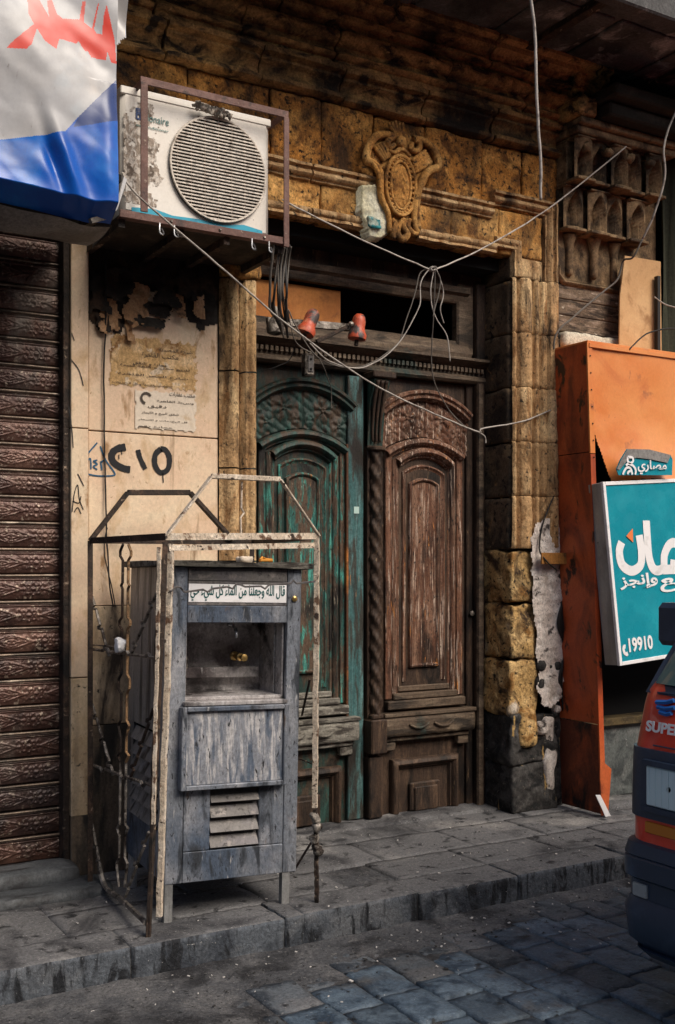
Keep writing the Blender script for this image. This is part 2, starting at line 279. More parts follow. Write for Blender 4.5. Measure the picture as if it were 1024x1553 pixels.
conc = mat('pavement_concrete', (.135, .132, .134), [((.28, .265, .25), 1.6, .50, .66, V1, 9), ((.045, .044, .047), 2.2, .50, .66, V1, 10, 1), ((.02, .02, .022), 12, .57, .66, V1, 10), ((.42, .40, .39), 90, .65, .70, V1, 4)], bump=1, bs=50, rough=.8, rnd=.08)
kerb_m = mat('kerb_stone', (.085, .095, .11), [((.13, .135, .145), 4, .48, .62), ((.035, .04, .05), 3, .5, .62), ((.014, .015, .018), 10, .50, .60, (1.5, 1.5, .4), 10, 1), ((.4, .39, .38), 80, .68, .72, V1, 4)], bump=1, bs=44, rough=.8, rnd=.12)
dirt = mat('street_dirt', (.085, .085, .09), [((.14, .135, .135), 5, .48, .62), ((.03, .029, .031), 3, .5, .62), ((.2, .19, .18), 60, .62, .68, V1, 5), ((.02, .02, .02), 40, .6, .66)], bump=1, bs=50, rough=.95, rnd=0, bd=.02)
sett_m = mat('blue_basalt_sett', (.07, .10, .135), [((.11, .15, .19), 6, .48, .62), ((.025, .042, .065), 9, .5, .62), ((.085, .082, .08), 3.2, .55, .70), ((.012, .014, .018), 16, .60, .67, V1, 9), ((.3, .32, .34), 70, .67, .71, V1, 4)], bump=.9, bs=46, rough=.5, spec=.5, rnd=.22)
sett_d = mat('dust_covered_sett', (.09, .10, .112), [((.12, .12, .125), 5, .48, .62), ((.03, .036, .045), 6, .5, .62), ((.015, .015, .017), 16, .60, .67, V1, 9), ((.24, .23, .23), 60, .65, .7, V1, 4)], bump=.9, bs=46, rough=.7, rnd=.2)
stepm = mat('worn_step_stone', (.075, .08, .085), [((.13, .135, .14), 4, .5, .64), ((.03, .03, .032), 5, .5, .64, (1, 3, 1))], bump=.4, bs=30, rough=.6, rnd=.08)
bannerw = mat('white_tarpaulin', (.31, .31, .325), [((.38, .365, .36), 1.4, .42, .6), ((.28, .36, .42), 1.1, .52, .68), ((.22, .2, .19), 14, .67, .72, (3, 3, .7), 8), ((.4, .36, .33), 3, .63, .74)], bump=.05, bs=8, rough=.35, spec=.5, rnd=0, grain=0.07)
bannerb = mat('blue_tarpaulin', (.005, .085, .42), [((.008, .17, .56), 1.8, .5, .64), ((.005, .045, .22), 2.6, .54, .7)], bump=.05, bs=8, rough=.28, spec=.5, rnd=0, grain=0.08)
bannern = mat('navy_tarpaulin', (.012, .035, .15), bump=.05, bs=8, rough=.3, spec=.5, rnd=0, grain=0.05)
bannerr = mat('red_tarpaulin', (.62, .045, .025), [((.5, .12, .1), 3, .5, .7)], bump=.05, bs=8, rough=.35, spec=.5, rnd=0, grain=0.06)
bannerg = mat('grey_tarpaulin_back', (.22, .21, .20), [((.1, .09, .085), 4, .5, .65)], bump=.2, bs=12, rough=.6, rnd=0)
paper = mat('white_notice_paper', (.66, .56, .45), [((.5, .36, .22), 8, .58, .7)], bump=.15, bs=60, rough=.8, rnd=0, grain=0.12)
oldpaper = mat('brown_stained_paper', (.46, .29, .13), [((.6, .42, .24), 7, .5, .6), ((.24, .12, .045), 9, .53, .62, V1, 9), ((.58, .46, .33), 14, .58, .62, V1, 9)], bump=.4, bs=50, rough=.85, rnd=.1)
soot = mat('charred_paper_and_shade', (.018, .014, .011), [((.06, .035, .02), 6, .55, .68)], bump=.5, bs=25, rough=.85, rnd=.2)  # charred paper and soot; also paints the shade under the air conditioner
tornp = mat('torn_kraft_paper', (.36, .20, .10), [((.52, .33, .19), 7, .52, .66), ((.05, .03, .02), 6, .5, .62)], bump=.5, bs=25, rough=.85, rnd=.2)
ink = mat('black_spray_paint', (.012, .012, .014), bump=0, rough=.5, rnd=0)
inkblue = mat('blue_marker', (.02, .09, .17), bump=0, rough=.5, rnd=0)
inkb = mat('faded_black_ink', (.07, .055, .045), bump=0, rough=.8, rnd=0)
wire_w = mat('dusty_white_cable', (.40, .36, .32), [((.2, .17, .15), 30, .5, .65)], bump=0, rough=.6, rnd=.15)
wire_b = mat('black_cable', (.018, .016, .015), bump=0, rough=.6, rnd=.2)
wire_g = mat('dusty_grey_cable', (.12, .105, .09), bump=0, rough=.7, rnd=.25)
insul = mat('orange_red_ceramic', (.52, .085, .035), [((.6, .2, .11), 12, .5, .62), ((.07, .05, .045), 8, .50, .56, V1, 9)], bump=.3, bs=40, rough=.5, rnd=.05, spec=.5, grain=0.2)
boardor = mat('orange_plywood', (.38, .135, .03), [((.5, .2, .05), 3, .45, .6), ((.2, .07, .02), 8, .58, .7), ((.02, .015, .01), 60, .7, .74)], bump=.1, rough=.7, grain=0.2)
rag_m = mat('grey_rag', (.35, .30, .25), [((.1, .085, .07), 14, .5, .6, V1, 8)], bump=.6, bs=40, rough=.9)
brass = mat('worn_brass', (.55, .36, .13), [((.2, .13, .06), 20, .55, .66)], bump=.1, rough=.35, metal=.8, spec=.5)
chrome = mat('dull_chrome', (.45, .45, .46), [((.15, .14, .13), 18, .55, .66)], bump=.1, rough=.28, metal=.85, spec=.5)
vanred = mat('glossy_red_car_paint', (.75, .045, .02), [((.5, .03, .02), 3, .5, .7)], bump=0, rough=.28, spec=.5, coat=.6, rnd=0)
vanblk = mat('dark_blue_bumper_plastic', (.02, .035, .065), [((.05, .08, .13), 5, .5, .7)], bump=.1, bs=60, rough=.38, spec=.5, rnd=0, grain=0.1)
rubber = mat('tyre_rubber', (.02, .02, .02), bump=.2, rough=.8, rnd=0)
def glass(name, col, rough=.04, trans=0.0):
    m = bpy.data.materials.new(name); m.use_nodes = True; b = m.node_tree.nodes['Principled BSDF']
    b.inputs['Base Color'].default_value = (*col, 1); b.inputs['Roughness'].default_value = rough; b.inputs['Transmission Weight'].default_value = trans
    b.inputs['Coat Weight'].default_value = .5; return m
wind = glass('windscreen_glass', (.07, .11, .11), .05)
lampg = glass('headlight_glass', (.60, .72, .74), .10)
refl = glass('headlight_reflector', (.85, .85, .85), .12); refl.node_tree.nodes['Principled BSDF'].inputs['Metallic'].default_value = 1
drape = mat('dull_green_drape', (.035, .038, .022), [((.04, .04, .025), 3, .45, .6, (6, 6, .4))], bump=.4, bs=10, bstr=(5, 5, .4), rough=.9)
greypanel = mat('grey_green_marble_panel', (.115, .125, .12), [((.2, .2, .19), 5, .52, .64), ((.05, .055, .055), 6, .5, .62, V1, 9), ((.42, .4, .38), 14, .66, .69, V1, 9)], bump=.2, rough=.5)
litter_m = mat('pale_litter', (.5, .47, .44), bump=0, rough=.8, rnd=.3)
grit_m = mat('dark_grit', (.03, .028, .027), bump=0, rough=.9, rnd=.3)

# ------------------------------------------------------------------ lettering
AR = {'ا': (0xFE8D, 2), 'أ': (0xFE83, 2), 'إ': (0xFE87, 2), 'ب': (0xFE8F, 4), 'ة': (0xFE93, 2), 'ت': (0xFE95, 4), 'ج': (0xFE9D, 4), 'ح': (0xFEA1, 4), 'د': (0xFEA9, 2),
      'ر': (0xFEAD, 2), 'ز': (0xFEAF, 2), 'س': (0xFEB1, 4), 'ش': (0xFEB5, 4), 'ص': (0xFEB9, 4), 'ع': (0xFEC9, 4), 'ف': (0xFED1, 4), 'ق': (0xFED5, 4), 'ك': (0xFED9, 4),
      'ل': (0xFEDD, 4), 'م': (0xFEE1, 4), 'ن': (0xFEE5, 4), 'ه': (0xFEE9, 4), 'و': (0xFEED, 2), 'ي': (0xFEF1, 4), 'ء': (0xFE80, 1)}
def shape_ar(t):
    out = ''
    for i, ch in enumerate(t):
        if ch not in AR: out += ch; continue
        pj = i > 0 and t[i-1] in AR and AR[t[i-1]][1] == 4 and AR[ch][1] > 1
        nj = i+1 < len(t) and t[i+1] in AR and AR[t[i+1]][1] > 1 and AR[ch][1] == 4
        out += chr(AR[ch][0]+(3 if pj and nj else 2 if nj else 1 if pj else 0))
    return out[::-1]
def text(body, size, m, parent, org, xd=(1, 0, 0), zd=(0, 0, 1), name='lettering', bold=.0, width=None, height=None, th=.0015):
    cu = bpy.data.curves.new('t', 'FONT'); cu.body = body; cu.size = size; cu.offset = bold; cu.extrude = th; cu.resolution_u = 4
    o = bpy.data.objects.new('t', cu); COL.objects.link(o); dg = bpy.context.evaluated_depsgraph_get(); dg.update()
    me = bpy.data.meshes.new_from_object(o.evaluated_get(dg)); bpy.data.objects.remove(o); bpy.data.curves.remove(cu)
    if not me.vertices: return None
    xs = [v.co.x for v in me.vertices]; ys = [v.co.y for v in me.vertices]; x0, x1, y0, y1 = min(xs), max(xs), min(ys), max(ys)
    sx = width/(x1-x0) if width else 1; sy = height/(y1-y0) if height else (sx if width else 1)
    xd = Vector(xd).normalized(); zd = Vector(zd).normalized(); nd = xd.cross(zd); org = Vector(org)
    for v in me.vertices:
        c = v.co.copy(); v.co = org+xd*(c.x-x0)*sx+zd*(c.y-y0)*sy+nd*(c.z)
    me.materials.clear()
    return link(name, me, m, parent)
def stroke(mb, pts, r, flat=.0015, nrm=(0, -1, 0)):
    """painted line as a thin ribbon on a surface"""
    pts = [Vector(p) for p in pts]; nrm = Vector(nrm); vs = []
    rr = r if isinstance(r, list) else [r]*len(pts)
    for i, p in enumerate(pts):
        d = (pts[min(i+1, len(pts)-1)]-pts[max(i-1, 0)]).normalized(); q = d.cross(nrm).normalized()*rr[i]
        vs += [p+q+nrm*flat, p-q+nrm*flat]
    mb.add(vs, [(2*i, 2*i+1, 2*i+3, 2*i+2) for i in range(len(pts)-1)])
    return mb

# ================================================================== GROUND
rd = MB().box(-25, 40, -22, -1.0, -.5, -.16).build('road_bed', dirt, kind='structure')
# sheet of trodden dirt, thick beside the kerb and thin over the setts
def dirt_h(x, y):
    t = max(0, min(1, ((y+1.05)*-1)/((.46 if x < 2.6 else max(.20, .46-.26*(x-2.6)))+.14*N(x, y, 0, 1.3))))      # 0 at the kerb
    left = max(0, min(1, (2.25-x+.5*N(x, y, 3, 1.5)-.35*(y+1.9))/.8))
    cover = max(left, 1-t)
    return -.141+.020*(cover**.6)+.006*fbm(x, y, 0, 6)+.003*fbm(x, y, 4, 30)
mb = MB(); nx, ny = 260, 100; xa, xb, ya, yb = .2, 6.0, -3.2, -1.0
mb.add([(xa+(xb-xa)*i/nx, ya+(yb-ya)*j/ny, dirt_h(xa+(xb-xa)*i/nx, ya+(yb-ya)*j/ny)) for j in range(ny+1) for i in range(nx+1)],
       [(j*(nx+1)+i, j*(nx+1)+i+1, (j+1)*(nx+1)+i+1, (j+1)*(nx+1)+i) for j in range(ny) for i in range(nx)])
mb.build('road_dirt', dirt, smooth=180, fix=False, kind='structure')
road = empty('road', (0, -3, -.16), kind='structure')
def sett(x0, x1, y0, y1, top, m):
    vs, fs = rough(x0, x1, y0, y1, top-.05, top, res=.028, rad=.003, amp=.005, fr=22, amp2=.003, fr2=5, seed=random.uniform(0, 99))
    tx, ty = random.uniform(-.01, .01), random.uniform(-.01, .01); cx, cy = (x0+x1)/2, (y0+y1)/2
    vs = [(v[0]+.01*N(v[0], v[1], 1, 7)-3*0, v[1]-(-3)+.01*N(v[0], v[1], 5, 7), v[2]+.16+tx*(v[0]-cx)+ty*(v[1]-cy)) for v in vs]
    me = bpy.data.meshes.new('paving_stone'); me.from_pydata(vs, [], fs); link('paving_stone', me, m, road, 180)
x = .62
while x < 5.6:
    w = random.uniform(.175, .215); y = -1.09-random.uniform(0, .15)
    while y > -3.05:
        l = random.uniform(.19, .29)
        a = P(1, 1, z=-.13)
        # keep what the camera can see, and a little more
        cx, cy = x+w/2, y-l/2; d = cx*s_+(cy-CY)*c_; rr = cx*c_-(cy-CY)*s_
        if d > .5 and abs(rr/d) < .40 and (HZ+F*1.63/d) < 1750:
            top = -.130+random.uniform(-.004, .006)
            near = max(0, 1-(-1.1-cy)/(.55 if cx < 2.8 else .32))
            top -= .003*near; lf = max(0, min(1, (2.3-cx)/.9)); top -= .010*lf
            mm = sett_d if (near > .25 or lf > .45 or random.random() < .12) else sett_m
            sett(x+.004, x+w-.006, y-l+.006, y-.004, top, mm)
        y -= l
    x += w
# pavement: stone flags
pave = empty('pavement', (0, 0, 0), kind='structure')
MB().box(-12, 1.3, -.82, 0.06, -.3, -.004).box(4.9, 25, -.82, .06, -.3, -.004).build('concrete', conc, pave)
rows = [(-.815, -.5, [1.3, 1.75, 2.2, 2.62, 2.9, 3.42, 3.95, 4.4, 4.9]), (-.5, -.12, [1.3, 1.95, 2.5, 3.02, 3.6, 4.1, 4.55, 4.9]), (-.12, .40, [1.3, 2.1, 2.9, 3.5, 4.3, 4.9])]
for y0, y1, xs in rows:
    for a, b in zip(xs[:-1], xs[1:]):
        top = random.uniform(-.002, .002)
        if y0 == -.815 and a == 2.62: top = -.022
        stone('paving_slab', conc, pave, a+.0015, b-.0015, y0+.0015, y1-.0015, -.1, top, res=.035, rad=.004, amp=.004, fr=11, amp2=.005, fr2=2.4)
MB().box(1.3, 4.9, -.81, .41, -.2, -.012).build('pavement_bed', dirt, pave)
kerb = empty('kerb', (0, 0, 0), kind='structure')
MB().box(-3, 9, -1.048, -.80, -.3, -.006).build('kerb_mortar', dirt, kerb)
kx = [-3, -1.6, -.4, .45, 1.475, 2.157, 2.25, 2.845, 3.43, 4.15, 4.8, 5.6, 7, 9]
for i, (a, b) in enumerate(zip(kx[:-1], kx[1:])):
    kh = random.uniform(-.006, .006)
    ko = stone('kerb_stone', [kerb_m, conc], kerb, a+.0006, b-.0006, -1.06+random.uniform(-.004, .003), -.822, -.22, .004+kh*.6, res=.02, rad=.007, amp=.003, fr=18, amp2=.006, fr2=2.5)
    for p_ in ko.data.polygons:
        if p_.normal.z > .5: p_.material_index = 1
# litter and grit
mb = MB(); mg = MB()
for i in range(300):
    if i % 3: x_, y_ = random.uniform(1, 4.8), -1.09-abs(random.gauss(0, .32)); z_ = -.125
    else: x_, y_ = random.uniform(1.2, 4.6), random.uniform(-1.03, .1); z_ = .008
    r = random.uniform(.002, .006)*(1.6 if random.random() < .08 else 1); a = random.uniform(0, pi)
    (mb if random.random() < .42 else mg).bar((x_-r*cos(a), y_-r*sin(a), z_), (x_+r*cos(a), y_+r*sin(a), z_+random.uniform(0, .003)), r*random.uniform(.6, 1.6), .003)
mb.build('pale_litter', litter_m, kind='stuff', label='pale scraps of litter scattered over pavement and road', category='litter')
mg.build('grit', grit_m, kind='stuff', label='dark grit and crumbs scattered over pavement and road', category='grit')

# ================================================================== SHOP FRONT LEFT: shutter, step, marble
step = empty('shop_step', (0, 0, 0), label='low worn stone doorstep below the rolled down shutter', category='step')
stone('tread', stepm, step, -1.2, 1.66, -.34, -.10, -.05, .045, res=.05, rad=.03, amp=.004, amp2=.01)
stone('tread', stepm, step, -1.2, 1.55, -.18, .05, -.05, .10, res=.05, rad=.03, amp=.004, amp2=.01)
sh = empty('roller_shutter', (0, .05, 0), label='brown metal roller shutter with embossed lozenge slats', category='roller shutter')
PZ = .1246
def slat_fn(x, z):
    zz = z/PZ
    if zz > .90: return -.010
    if zz > .83: return -.012                                      # groove
    if zz < .05: return -.012
    c = (zz-.44)/.39; base = .010*sqrt(max(0, 1-c*c*.8))
    if zz > .79: return base+.005
    w = 0
    if abs(c) < .70:
        X = ((x+.16) % .32)-.16; q = c/.70
        if abs(X) < .112:                                          # cusped lozenge with leaves
            lo = abs(X)/.112+abs(q)*.95
            w = max(0, 1-abs(lo-.95)*7)+max(0, 1-abs(lo-.62)*6)*(.6+.4*cos(X*190))
            w = max(w, .9*max(0, 1-abs(lo-.30)*6), max(0, cos(X*150)*cos(q*5.2))*.8*(1 if lo < .9 else .5))
        else:
            X2 = (abs(X)-.136)/.026
            w = max(0, 1-4.5*abs(abs(X2)-abs(q)*.95), 1-7*((abs(q)-.62)**2*3+X2*X2*.8), 1-6*(q*q*2+(abs(X2)-.75)**2))
        w *= min(1, (.70-abs(c))/.08)
    return base+.0065*w+.0005*fbm(x, z, 0, 30)
sm0 = None; me_s = None
for k in range(25):
    if me_s is None:
        o = hf('slat', shut, sh, .75, 1.60, 0, PZ, .0048, slat_fn, resz=.0036); me_s = o.data
    else:
        o = bpy.data.objects.new('slat', me_s); COL.objects.link(o); o.parent = sh
    o.location = (random.choice([0, .06, -.05, .03, -.02, .045])*.7-.035, .02+random.uniform(-.002, .002), .085+k*PZ)
me_r = None
for k in range(25):
    if me_r is None: o = MB().tube([(.75, 0, 0), (1.54, 0, 0)], .0075, 8).build('rod', shut_edge, sh, smooth=60); me_r = o.data
    else: o = bpy.data.objects.new('rod', me_r); COL.objects.link(o); o.parent = sh
    o.location = (0, .008, .085+k*PZ+.950*PZ)
MB().box(-1.5, .78, .02, .06, .08, 3.2).build('shutter_sheet', shut, sh)
MB().box(-1.5, 1.56, -.02, .03, .05, .086).build('bottom_bar', shut_edge, sh, bevel=.006)
MB().box(1.515, 1.545, -.06, .02, .09, 3.2).build('guide_rail', rustiron, sh, bevel=.003)
wall = empty('marble_clad_wall', (0, 0, 0), label='beige marble wall covered in graffiti and notices beside the shutter', category='wall')
def mslab(m, x0, x1, z0, z1, y=-.0, th=.03, name='marble_slab'):
    MB().box(x0, x1, y-.0, y+th, z0, z1).build(name, m, wall, bevel=.003)
for (z0, z1, m) in ((0.0, .30, marble_dk), (.30, .958, marble_lo), (.963, 2.153, marble), (2.158, 3.08, marble)): mslab(m, 1.547, 1.632, z0, z1, -.03, .05)  # slabs get darker towards the bottom
mslab(marble_dk, 1.642, 2.325, 0, .72, 0); mslab(marble_lo, 1.642, 2.325, .724, 1.30, 0); mslab(marble, 1.642, 2.325, 1.303, 2.148, 0); mslab(marble, 1.642, 2.325, 2.154, 3.02, 0); mslab(soot, 1.642, 2.325, 3.024, 3.36, .004)  # topmost slab black: shade under the air conditioner put into its colour
MB().box(1.545, 2.33, .035, .3, -.1, 3.4).build('backing', dark, wall)
MB().box(-1.6, 1.6, .0, .3, 3.07, 3.6).build('shutter_box', dark, sh)

# ================================================================== STONE FACADE above
fac = empty('stone_facade', (3, 0, 3.4), label='soot stained ochre stone wall with heavy cornice above the doorway', category='building')
def chs(o):  # children keep world coordinates
    return o
def fchild(o):
    o.location = -Vector(fac.location) if o.parent is fac else o.location; return o
fac.location = (0, 0, 0)
MB().box(-1.6, 9, .1, .6, 3.3, 5.4).box(4.62, 9, .06, .6, -.1, 3.3).box(2.327, 2.50, .14, .6, 0, 3.3).build('wall_core', dark, fac)
fx = [1.3, 1.72, 2.15, 2.62, 2.93, 3.27, 3.62, 4.03, 4.34, 4.62]
for a, b in zip(fx[:-1], fx[1:]):
    stone('stone_block', frieze, fac, a+.004, b-.004, -.012+random.uniform(-.008, .008), .12, 3.642, 4.02, res=.018, rad=.007, amp=.007, fr=16, amp2=.008, fr2=5)
for a, b in zip([-1.5, .2, 1.0, 1.5, 2.05], [.2, 1.0, 1.5, 2.05, 2.34]):
    stone('stone_block', frieze, fac, a+.004, b-.004, -.0, .12, 3.37, 3.636, res=.03, rad=.014, amp=.009, fr=11, amp2=.012, fr2=4)
for a, b in zip([-1.5, .2, .8], [.2, .8, 1.3]):
    stone('stone_block', frieze, fac, a+.004, b-.004, 0, .12, 3.642, 4.02, res=.04, rad=.014, amp=.009, fr=11)
# cornice courses: profile in y,z run along x, cut in stones with open joints
def course(xs, prof, m, name='cornice_stone', amp=.0045):
    for a, b in zip(xs[:-1], xs[1:]):
        a += .005; b -= .005; n = max(4, int((b-a)/.035)); vs = []; fs = []; L = len(prof); sd = random.uniform(0, 40); dy = random.uniform(-.012, .008); dz = random.uniform(-.005, .005)
        for i in range(n+1):
            x = a+(b-a)*i/n; edge = min(i, n-i); ch = .012 if edge == 0 else 0
            for (q, z) in prof:
                e = amp*fbm(x+sd, q, z, 9)+amp*1.6*max(0, N(x+sd, q, z, 4))*-1
                vs.append((x, -(max(q-ch, -.09)+(e if q > -.05 else 0))+dy, z+amp*.6*N(x, q+sd, z, 11)+dz))
        for i in range(n): fs += [(i*L+k, (i+1)*L+k, (i+1)*L+k+1, i*L+k+1) for k in range(L-1)]
        fs += [tuple(range(L))[::-1], tuple(n*L+k for k in range(L))]
        me = bpy.data.meshes.new(name); me.from_pydata(vs, [], fs); link(name, me, m, fac, 50)
def dens(p, st=.02):
    out = []
    for (a, b) in zip(p[:-1], p[1:]):
        n = max(1, int(sqrt((a[0]-b[0])**2+(a[1]-b[1])**2)/st)); out += [(a[0]+(b[0]-a[0])*k/n, a[1]+(b[1]-a[1])*k/n) for k in range(n)]
    return out+[p[-1]]
c1 = dens([(-.09, 4.025), (.045, 4.025), (.062, 4.036), (.062, 4.058), (.025, 4.066), (.012, 4.10), (.02, 4.13), (.05, 4.150), (.05, 4.165), (.09, 4.175), (.095, 4.20), (-.09, 4.20)], .012)
c2 = dens([(-.09, 4.207), (.07, 4.207), (.07, 4.235), (.10, 4.243), (.112, 4.256), (.10, 4.270), (.085, 4.276), (.085, 4.30), (.13, 4.315), (.15, 4.335), (.15, 4.36), (-.09, 4.36)], .012)
c3 = dens([(-.09, 4.368), (.12, 4.368), (.12, 4.40), (.16, 4.41), (.165, 4.43), (.14, 4.445), (.15, 4.48), (.20, 4.50), (.20, 4.53), (.24, 4.54), (.24, 4.56), (-.09, 4.56)], .012)
course([-1.5, -.5, .5, 1.2, 1.75, 2.02, 2.55, 3.05, 3.6, 4.1, 4.62], c1, cornice_m)
course([-1.5, -.4, .6, 1.35, 1.95, 2.42, 2.98, 3.72, 4.3, 4.75], c2, cornice_m)
course([-1.5, -.2, .9, 1.5, 2.2, 2.62, 3.3, 4.0, 4.9], c3, cornice_m)
# balcony slab overhead
bal = empty('balcony_slab', (0, 0, 0), label='dark underside of the balcony slab hanging over the doorway', category='balcony')
MB().box(-1.6, 9, -.85, .1, 4.575, 4.75).build('slab', greypl, bal)
for i in range(6):
    a = 2.3+i*.55; MB().prism([(0, 0)], 0, 0) if False else None
    stone('plaster_patch', greypl, bal, a, a+.5, -.72+random.uniform(-.05, .05), -.22, 4.555+random.uniform(0, .006), 4.58, res=.035, rad=.008, amp=.006, fr=8, amp2=.01)
MB().box(-1.6, 9, -.93, -.85, 4.50, 4.95).build('edge_beam', greypl, bal, bevel=.01)
for k in range(7): MB().box(1.2+k*1.0, 1.26+k*1.0, -.84, -.2, 4.53, 4.576).build('joist', rustiron, bal, bevel=.004)

# ================================================================== DOOR SURROUND
sur = empty('door_surround', (0, 0, 0), label='carved ochre stone architrave with ears framing the wooden door', category='door surround')
# profiles: offset 0 = outer edge of the moulding -> grows towards the opening
outer = [(0, -.02), (0, .052), (.018, .058), (.022, .04), (.03, .036), (.04, .05), (.055, .055), (.068, .045), (.074, .028), (.084, .028), (.088, -.02)]
inner = [(0, -.02), (0, .02), (.008, .038), (.022, .048), (.036, .045), (.046, .03), (.05, .036), (.064, .038), (.068, .01), (.07, -.02)]
def cut(path, prof, name='moulding', m=jamb_m, amp=.0045):
    mb = MB(); sweep(mb, path, prof, amp=amp, step=.03, fr=12); mb.build(name, m, sur, smooth=50)
def jp(x):
    u = x-4.248
    if u < .030: return .03+.014*sin(pi*u/.03)
    if u < .052: return -.035
    if u < .150: return .036+.030*sin(pi*(u-.052)/.098)
    if u < .172: return -.038
    if u < .205: return .036+.012*sin(pi*(u-.172)/.033)
    if u < .228: return -.034
    if u < .262: return .044
    if u < .272: return -.02
    return .062+.008*sin(pi*(u-.272)/.076) if u < .34 else .01
zc = [1.60, 1.92, 2.25, 2.58, 2.91, 3.24]
for a, b in zip(zc[:-1], zc[1:]):
    lo = a+.0015
    er = .0035 if a > 2 else .009
    hf('jamb_stone', jamb_m, sur, 4.248, 4.596, lo, b-.0015, .0062, lambda x, z: jp(x)+er*.6*fbm(x, 0, z, 14)+.0022*N(x, 4, z, 45)-4*er*max(0, N(x, 2, z, 7)-.25)-.008*max(0, 1-min(z-lo, b-.0015-z)/.004), resz=.012)
    stone('jamb_core', black_m, sur, 4.27, 4.58, .055, .12, a+.003, b-.003, res=.04, rad=.004, amp=.001)
# head: ear at the right, run to the left
cut([(4.10, 3.735), (4.592, 3.735), (4.592, 3.244)], outer); cut([(3.56, 3.655), (4.096, 3.655)], outer)
for a, b in ((2.86, 3.30), (2.47, 2.855), (2.34, 2.466)): cut([(a+.003, 3.655), (b-.003, 3.655)], outer)
cut([(4.12, 3.47), (4.322, 3.47), (4.322, 3.244)], inner); cut([(3.56, 3.428), (4.12, 3.428)], inner)
for a, b in ((2.86, 3.30), (2.34, 2.855)): cut([(a+.003, 3.428), (b-.003, 3.428)], inner)
for a, b in ((2.34, 2.6), (2.6, 2.93), (2.93, 3.4), (3.4, 3.8), (3.8, 4.16), (4.16, 4.50)):
    stone('lintel_stone', ochre, sur, a+.003, b-.003, -.012, .30, 3.372, 3.64, res=.022, rad=.008, amp=.006, fr=12, amp2=.008)
stone('lintel_stone', ochre, sur, 4.16, 4.56, -.014, .1, 3.643, 3.70, res=.02, rad=.006, amp=.004)
stone('jamb_stone', jamb_m, sur, 4.30, 4.50, -.014, .08, 3.244, 3.37, res=.022, rad=.006, amp=.005)
# right reveal, upper blocks, the shade of this side painted in as a dark colour
zr = [1.59, 1.91, 2.24, 2.57, 2.90, 3.23, 3.37]
for a, b in zip(zr[:-1], zr[1:]):
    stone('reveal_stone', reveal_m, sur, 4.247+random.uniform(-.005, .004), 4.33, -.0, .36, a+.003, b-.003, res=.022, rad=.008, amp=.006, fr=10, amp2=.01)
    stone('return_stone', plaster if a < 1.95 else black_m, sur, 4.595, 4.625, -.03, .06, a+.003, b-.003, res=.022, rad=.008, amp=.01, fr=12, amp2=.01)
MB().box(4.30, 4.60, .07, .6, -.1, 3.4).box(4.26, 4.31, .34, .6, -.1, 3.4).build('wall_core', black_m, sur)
# eroded yellow courses and the black foot
zy = [(1.268, 1.588, yellow_m, 4.238, 4.43), (.93, 1.265, yellow_m, 4.24, 4.45), (.592, .927, yellow_m, 4.228, 4.46), (.29, .588, black_m, 4.235, 4.60), (-.02, .286, black_m, 4.25, 4.60)]
for z0, z1, m, x0, x1 in zy:
    stone('foot_stone' if m is black_m else 'jamb_stone', m, sur, x0, x1, -.035 if m is black_m else -.03, .36, z0, z1, res=.014, rad=.022, amp=.014, fr=14, amp2=.02, fr2=4.5)
stone('jamb_stone', yellow_m, sur, 4.30, 4.42, -.055, .0, .40, .62, res=.016, rad=.03, amp=.012, fr=10, amp2=.02)
stone('jamb_stone', plaster, sur, 4.50, 4.585, -.05, .0, .10, .56, res=.016, rad=.04, amp=.016, fr=9, amp2=.04, fr2=5)
# plaster skin between the blocks and the orange box
pl = [(4.36, 1.66), (4.39, 1.45), (4.37, 1.28), (4.41, 1.10), (4.40, .97), (4.44, .86), (4.42, .74), (4.46, .66), (4.52, .62), (4.60, .68), (4.66, .86), (4.66, 1.2), (4.655, 1.74), (4.56, 1.80), (4.47, 1.78), (4.40, 1.74)]
hf('plaster', plaster, sur, 4.33, 4.68, .58, 1.84, .009, lambda x, z: .058+.012*fbm(x, 0, z, 12)+.01*N(x, 3, z, 4), inside=lambda x, z: inpoly(x+.018*N(x, 0, z, 14), z+.018*N(x, 5, z, 14), pl))
for i in range(14):
    z = random.uniform(.5, .9); x = 4.52+random.uniform(-.07, .09)
    r = random.uniform(.015, .035); stone('rubble', plaster if i % 2 else black_m, sur, x-r, x+r, -.055, .0, z-r, z+r*1.2, res=.012, rad=.02, amp=.01, fr=20, amp2=.02, fr2=9)
stone('foot_stone', black_m, sur, 4.59, 4.70, -.0, .1, -.02, 1.75, res=.03, rad=.02, amp=.02, fr=9, amp2=.03)
# left jamb with vertical mouldings
lj = [1.60, .9, .0]
zj = [-.02, .5, 1.0, 1.52, 2.0, 2.5, 2.98]
def lprof(u):   # u across 2.325..2.522
    t = (u-2.325)/.197
    if t < .06: return .012
    if t < .14: return .02
    if t < .55: return .03+.03*sin(pi*(t-.14)/.41)
    if t < .66: return -.008
    if t < .74: return .05
    return .045+.018*sin(pi*(t-.74)/.26)
for a, b in zip(zj[:-1], zj[1:]):
    hf('jamb_stone', jamb_m if b > .6 else black_m, sur, 2.325, 2.52, a+.004, b-.004, .0075, lambda x, z: lprof(x)+.003*fbm(x, 0, z, 12)+.002*N(x, 4, z, 45)-.02*max(0, N(x, 2, z, 7)-.25), resz=.016)
stone('jamb_stone', ochre, sur, 2.325, 2.55, -.07, .1, 2.985, 3.10, res=.02, rad=.02, amp=.01, amp2=.02)
MB().box(2.33, 2.515, .01, .36, -.02, 3.38).build('jamb_core', black_m, sur)
stone('jamb_stone', ochre, sur, 2.33, 2.53, -.03, .1, 3.105, 3.37, res=.025, rad=.02, amp=.01, amp2=.02)

